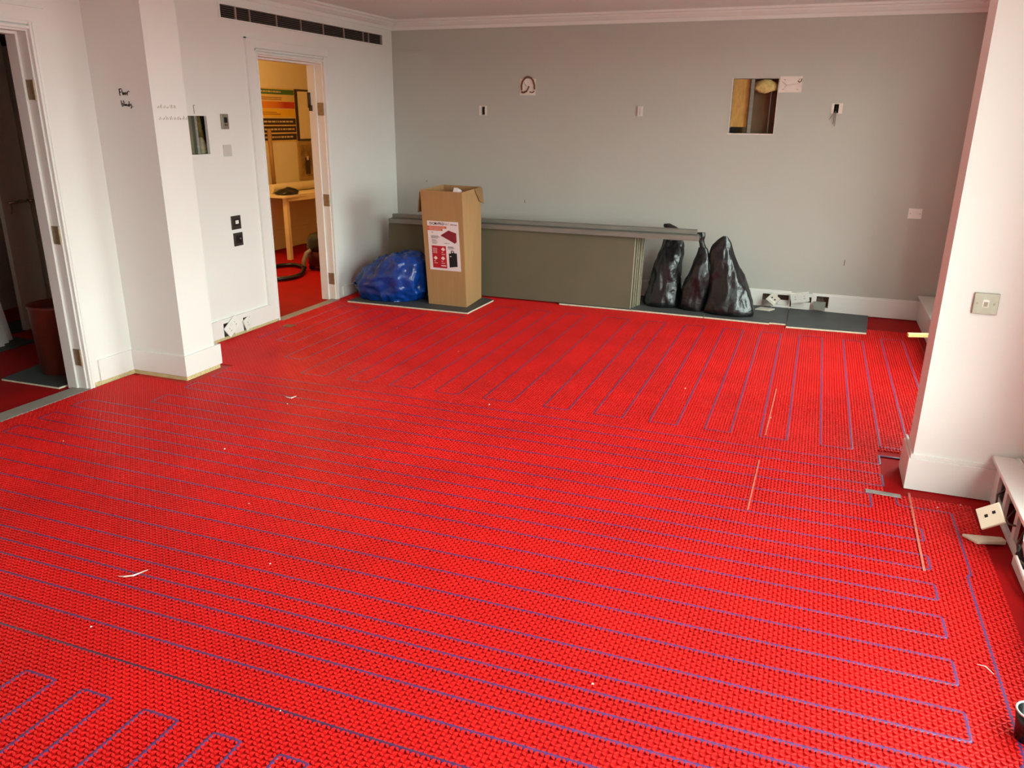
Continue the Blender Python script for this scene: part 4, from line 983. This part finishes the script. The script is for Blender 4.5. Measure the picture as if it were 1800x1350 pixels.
r = empty('framed_picture', (X2, 8.75, .79), 'framed brownish picture hanging below the blank board', 'picture')
wq('print', PICT, 8.60, 8.90, .83, 1.215, r, .008)
for a in ((8.555, 8.945, .795, .832), (8.555, 8.945, 1.213, 1.25), (8.555, 8.602, .832, 1.213), (8.898, 8.945, .832, 1.213)): wq('frame_bar', mat('brass_frame', (176, 140, 80), .4), *a, r, .018)
MB().lathe([(.001, 0), (.035, .004), (.035, .008), (.001, .012)], (0, 0, 0), 16)
wq('figure', mat('figure_dark', (70, 44, 30), .6), 8.70, 8.80, .86, 1.06, r, .009, .008)
wq('figure_head', mat('figure_pale', (230, 214, 180), .6), 8.735, 8.775, 1.03, 1.075, r, .0098, .009)
# table with items
r = empty('trestle_table', (-5.8, 8.2, 0), 'pale table with square white legs in the lamp-lit room', 'table')
MB().oprism((Vector((0, 0, 0)), X3, Y3, Z3), [(-6.05, 7.42), (-5.48, 7.42), (-5.40, 9.3), (-6.05, 9.3)], .690, .715).build('table_top', mat('pale_table', (226, 206, 160), .5), r)
for x, y in ((-5.53, 7.50), (-6.0, 7.50), (-5.46, 9.2), (-6.0, 9.2)):
    B(x - .025, x + .025, y - .025, y + .025, 0, .690).build('leg', mat('pale_table', (226, 206, 160)), r)
MB().oprism((Vector((0, 0, 0)), X3, Y3, Z3), [(-5.56, 7.5), (-5.50, 7.5), (-5.44, 8.0), (-5.50, 8.0)], .650, .690).build('apron', mat('pale_table', (226, 206, 160)), r)
MB().tube([(-5.80, 7.60, .766), (-5.76, 8.6, .766)], .05, 16).build('paper_roll', mat('rolled_paper', (210, 190, 150), .6), None, 'long paper roll lying on the table', 'roll')
bag('t', [(-5.60, 7.62, .716, .09, .13), (-5.60, 7.62, .74, .10, .14), (-5.60, 7.64, .77, .06, .10), (-5.60, 7.66, .79, .02, .03)], BLACKBAG, 8, 40, 16).build('black_pouch', BLACKP, None, 'black pouch at the front of the table', 'pouch', smooth=True)
MB().tube([(-5.99, 7.93, .716), (-6.0, 7.93, 1.415)], .024, 10).build('wooden_pole', POLEW, None, 'brown pole standing in front of the poster', 'pole', smooth=True)
# vacuum cleaner
vc = (-4.85, 7.16, 0)
r = empty('vacuum_cleaner', vc, 'black tub vacuum cleaner with hose on the red floor', 'vacuum cleaner')
MB().lathe([(.15, .05), (.165, .07), (.165, .20), (.158, .21)], vc, 32).build('tub', mat('vacuum_red', (70, 12, 14), .3), r, smooth=True)
MB().lathe([(.168, .21), (.172, .23), (.165, .32), (.13, .375), (.06, .395), (.01, .40)], vc, 32).build('lid', BLACKP, r, smooth=True)
MB().tube([(vc[0] - .05, vc[1], .39), (vc[0] - .05, vc[1], .43), (vc[0] + .05, vc[1], .43), (vc[0] + .05, vc[1], .39)], .012, 8).build('handle', BLACKP, r, smooth=True)
for a in (45, 135, 225, 315):
    MB().tube([(vc[0] + .13 * math.cos(math.radians(a)), vc[1] + .13 * math.sin(math.radians(a)) - .012, .03), (vc[0] + .13 * math.cos(math.radians(a)), vc[1] + .13 * math.sin(math.radians(a)) + .012, .03)], .03, 12).build('caster', BLACKP, r)
MB().tube([(-4.90, 7.02, .22), (-4.93, 6.97, .19), (-4.94, 6.93, .12), (-4.93, 6.90, .06)], .024, 10).build('grey_cuff', mat('grey_cuff', (130, 120, 118), .5), r, smooth=True)
ctrl = [(-4.93, 6.90, .05), (-4.86, 6.78, .027), (-4.80, 6.62, .026), (-4.82, 6.46, .026), (-4.95, 6.36, .026), (-5.16, 6.46, .026), (-5.30, 6.72, .026), (-5.33, 6.95, .026), (-5.24, 7.10, .026), (-5.10, 7.08, .026), (-4.99, 7.00, .030)]
hp = []
for i in range(len(ctrl) - 1):
    p0, p1, p2, p3 = [Vector(ctrl[max(0, min(len(ctrl) - 1, i + k))]) for k in (-1, 0, 1, 2)]
    for t in range(6):
        a = t / 6; hp.append(0.5 * (2 * p1 + (p2 - p0) * a + (2 * p0 - 5 * p1 + 4 * p2 - p3) * a * a + (-p0 + 3 * p1 - 3 * p2 + p3) * a ** 3))
hp.append(Vector(ctrl[-1]))
MB().tube(hp, .022, 10).build('hose', BLACKP, r, smooth=True)

# ------------------------------------------------------------------ scraps on the mat
ZS = STUD_H1 + .0012
SCR = mat('white_scrap', (236, 214, 204), .5)
MB().tube([(-2.137, 1.767, ZS), (-2.11, 1.768, ZS + .004), (-2.084, 1.784, ZS + .005), (-2.072, 1.837, ZS)], [.0015, .003, .003, .0012], 6).build('cable_tie_scrap', SCR, None, 'curved white scrap on the mat at lower left', 'scrap')
MB().tube([(-2.738, 3.562, ZS), (-2.71, 3.545, ZS + .004), (-2.684, 3.542, ZS + .005), (-2.686, 3.594, ZS)], [.002, .004, .004, .002], 6).build('cable_tie_scrap', SCR, None, 'curved white scrap on the mat in front of the left pier', 'scrap')
MB().tube([(.625, 2.343, ZS), (.645, 2.335, ZS + .004), (.664, 2.31, ZS)], [.001, .002, .001], 6).build('cable_tie_scrap', SCR, None, 'thin pale scrap beside the cable at the right', 'scrap')
cm = bpy.data.meshes.new('crumb'); a = .006
cm.from_pydata([(a, 0, 0), (-a * .6, a * .8, 0), (-a * .5, -a * .9, 0), (a * .2, a * .1, a * .9), (-a * .2, -a * .3, a)], [], [(0, 1, 3), (1, 2, 4), (1, 4, 3), (2, 0, 3), (2, 3, 4), (0, 2, 1)]); cm.materials.append(SCR); cm.update()
rn = random.Random(12)
CRUMBS = ['just above the fallen white scrap before the left pier', 'below the scrap, left of centre, between two long cables', 'left of centre near the third long cable from the front', 'in the bright foreground right of centre', 'on the cable beside the right pier, left of two', 'beside the right pier, right of two', 'above the near-left hairpin loops', 'on the thin tape between the far loops', 'on the near ends of the far loops, left of centre', 'in the middle of the left half', 'far left, level with the threshold of the store', 'in front of the left pier, nearest its corner', "at the foot of the right pier's side", "below the hairpin loops' level, left of centre", 'between the far cable loops, right of centre', 'between the far cable loops, left of centre', 'near the yellow-lit doorway', 'between the far loops near the empty dark board', 'near the wooden batten']
for i, (x, y) in enumerate([(-2.654, 3.462), (-2.069, 2.39), (-1.693, 2.032), (-.431, 1.839), (.642, 3.435), (.736, 3.495), (-1.987, 1.514), (-.083, 4.278), (-1.593, 3.886), (-2.55, 2.816), (-3.354, 2.598), (-2.963, 3.335), (.574, 4.157), (-1.2, 1.42), (-.6, 4.6), (-2.2, 4.8), (-2.9, 5.2), (.1, 5.6), (.55, 6.1)]):
    o = bpy.data.objects.new('crumb', cm); C.objects.link(o); o.location = (x, y, STUD_H1 if not (x > .44 and 3.5 < y < 4.02) else .0005); o.rotation_euler = (0, 0, rn.random() * 6.28)
    s = .45 + rn.random() * .6; o.scale = (s, s, s)
    tag(o, 'small pale crumb ' + CRUMBS[i], 'crumb', 'plaster crumbs scattered over the mat')
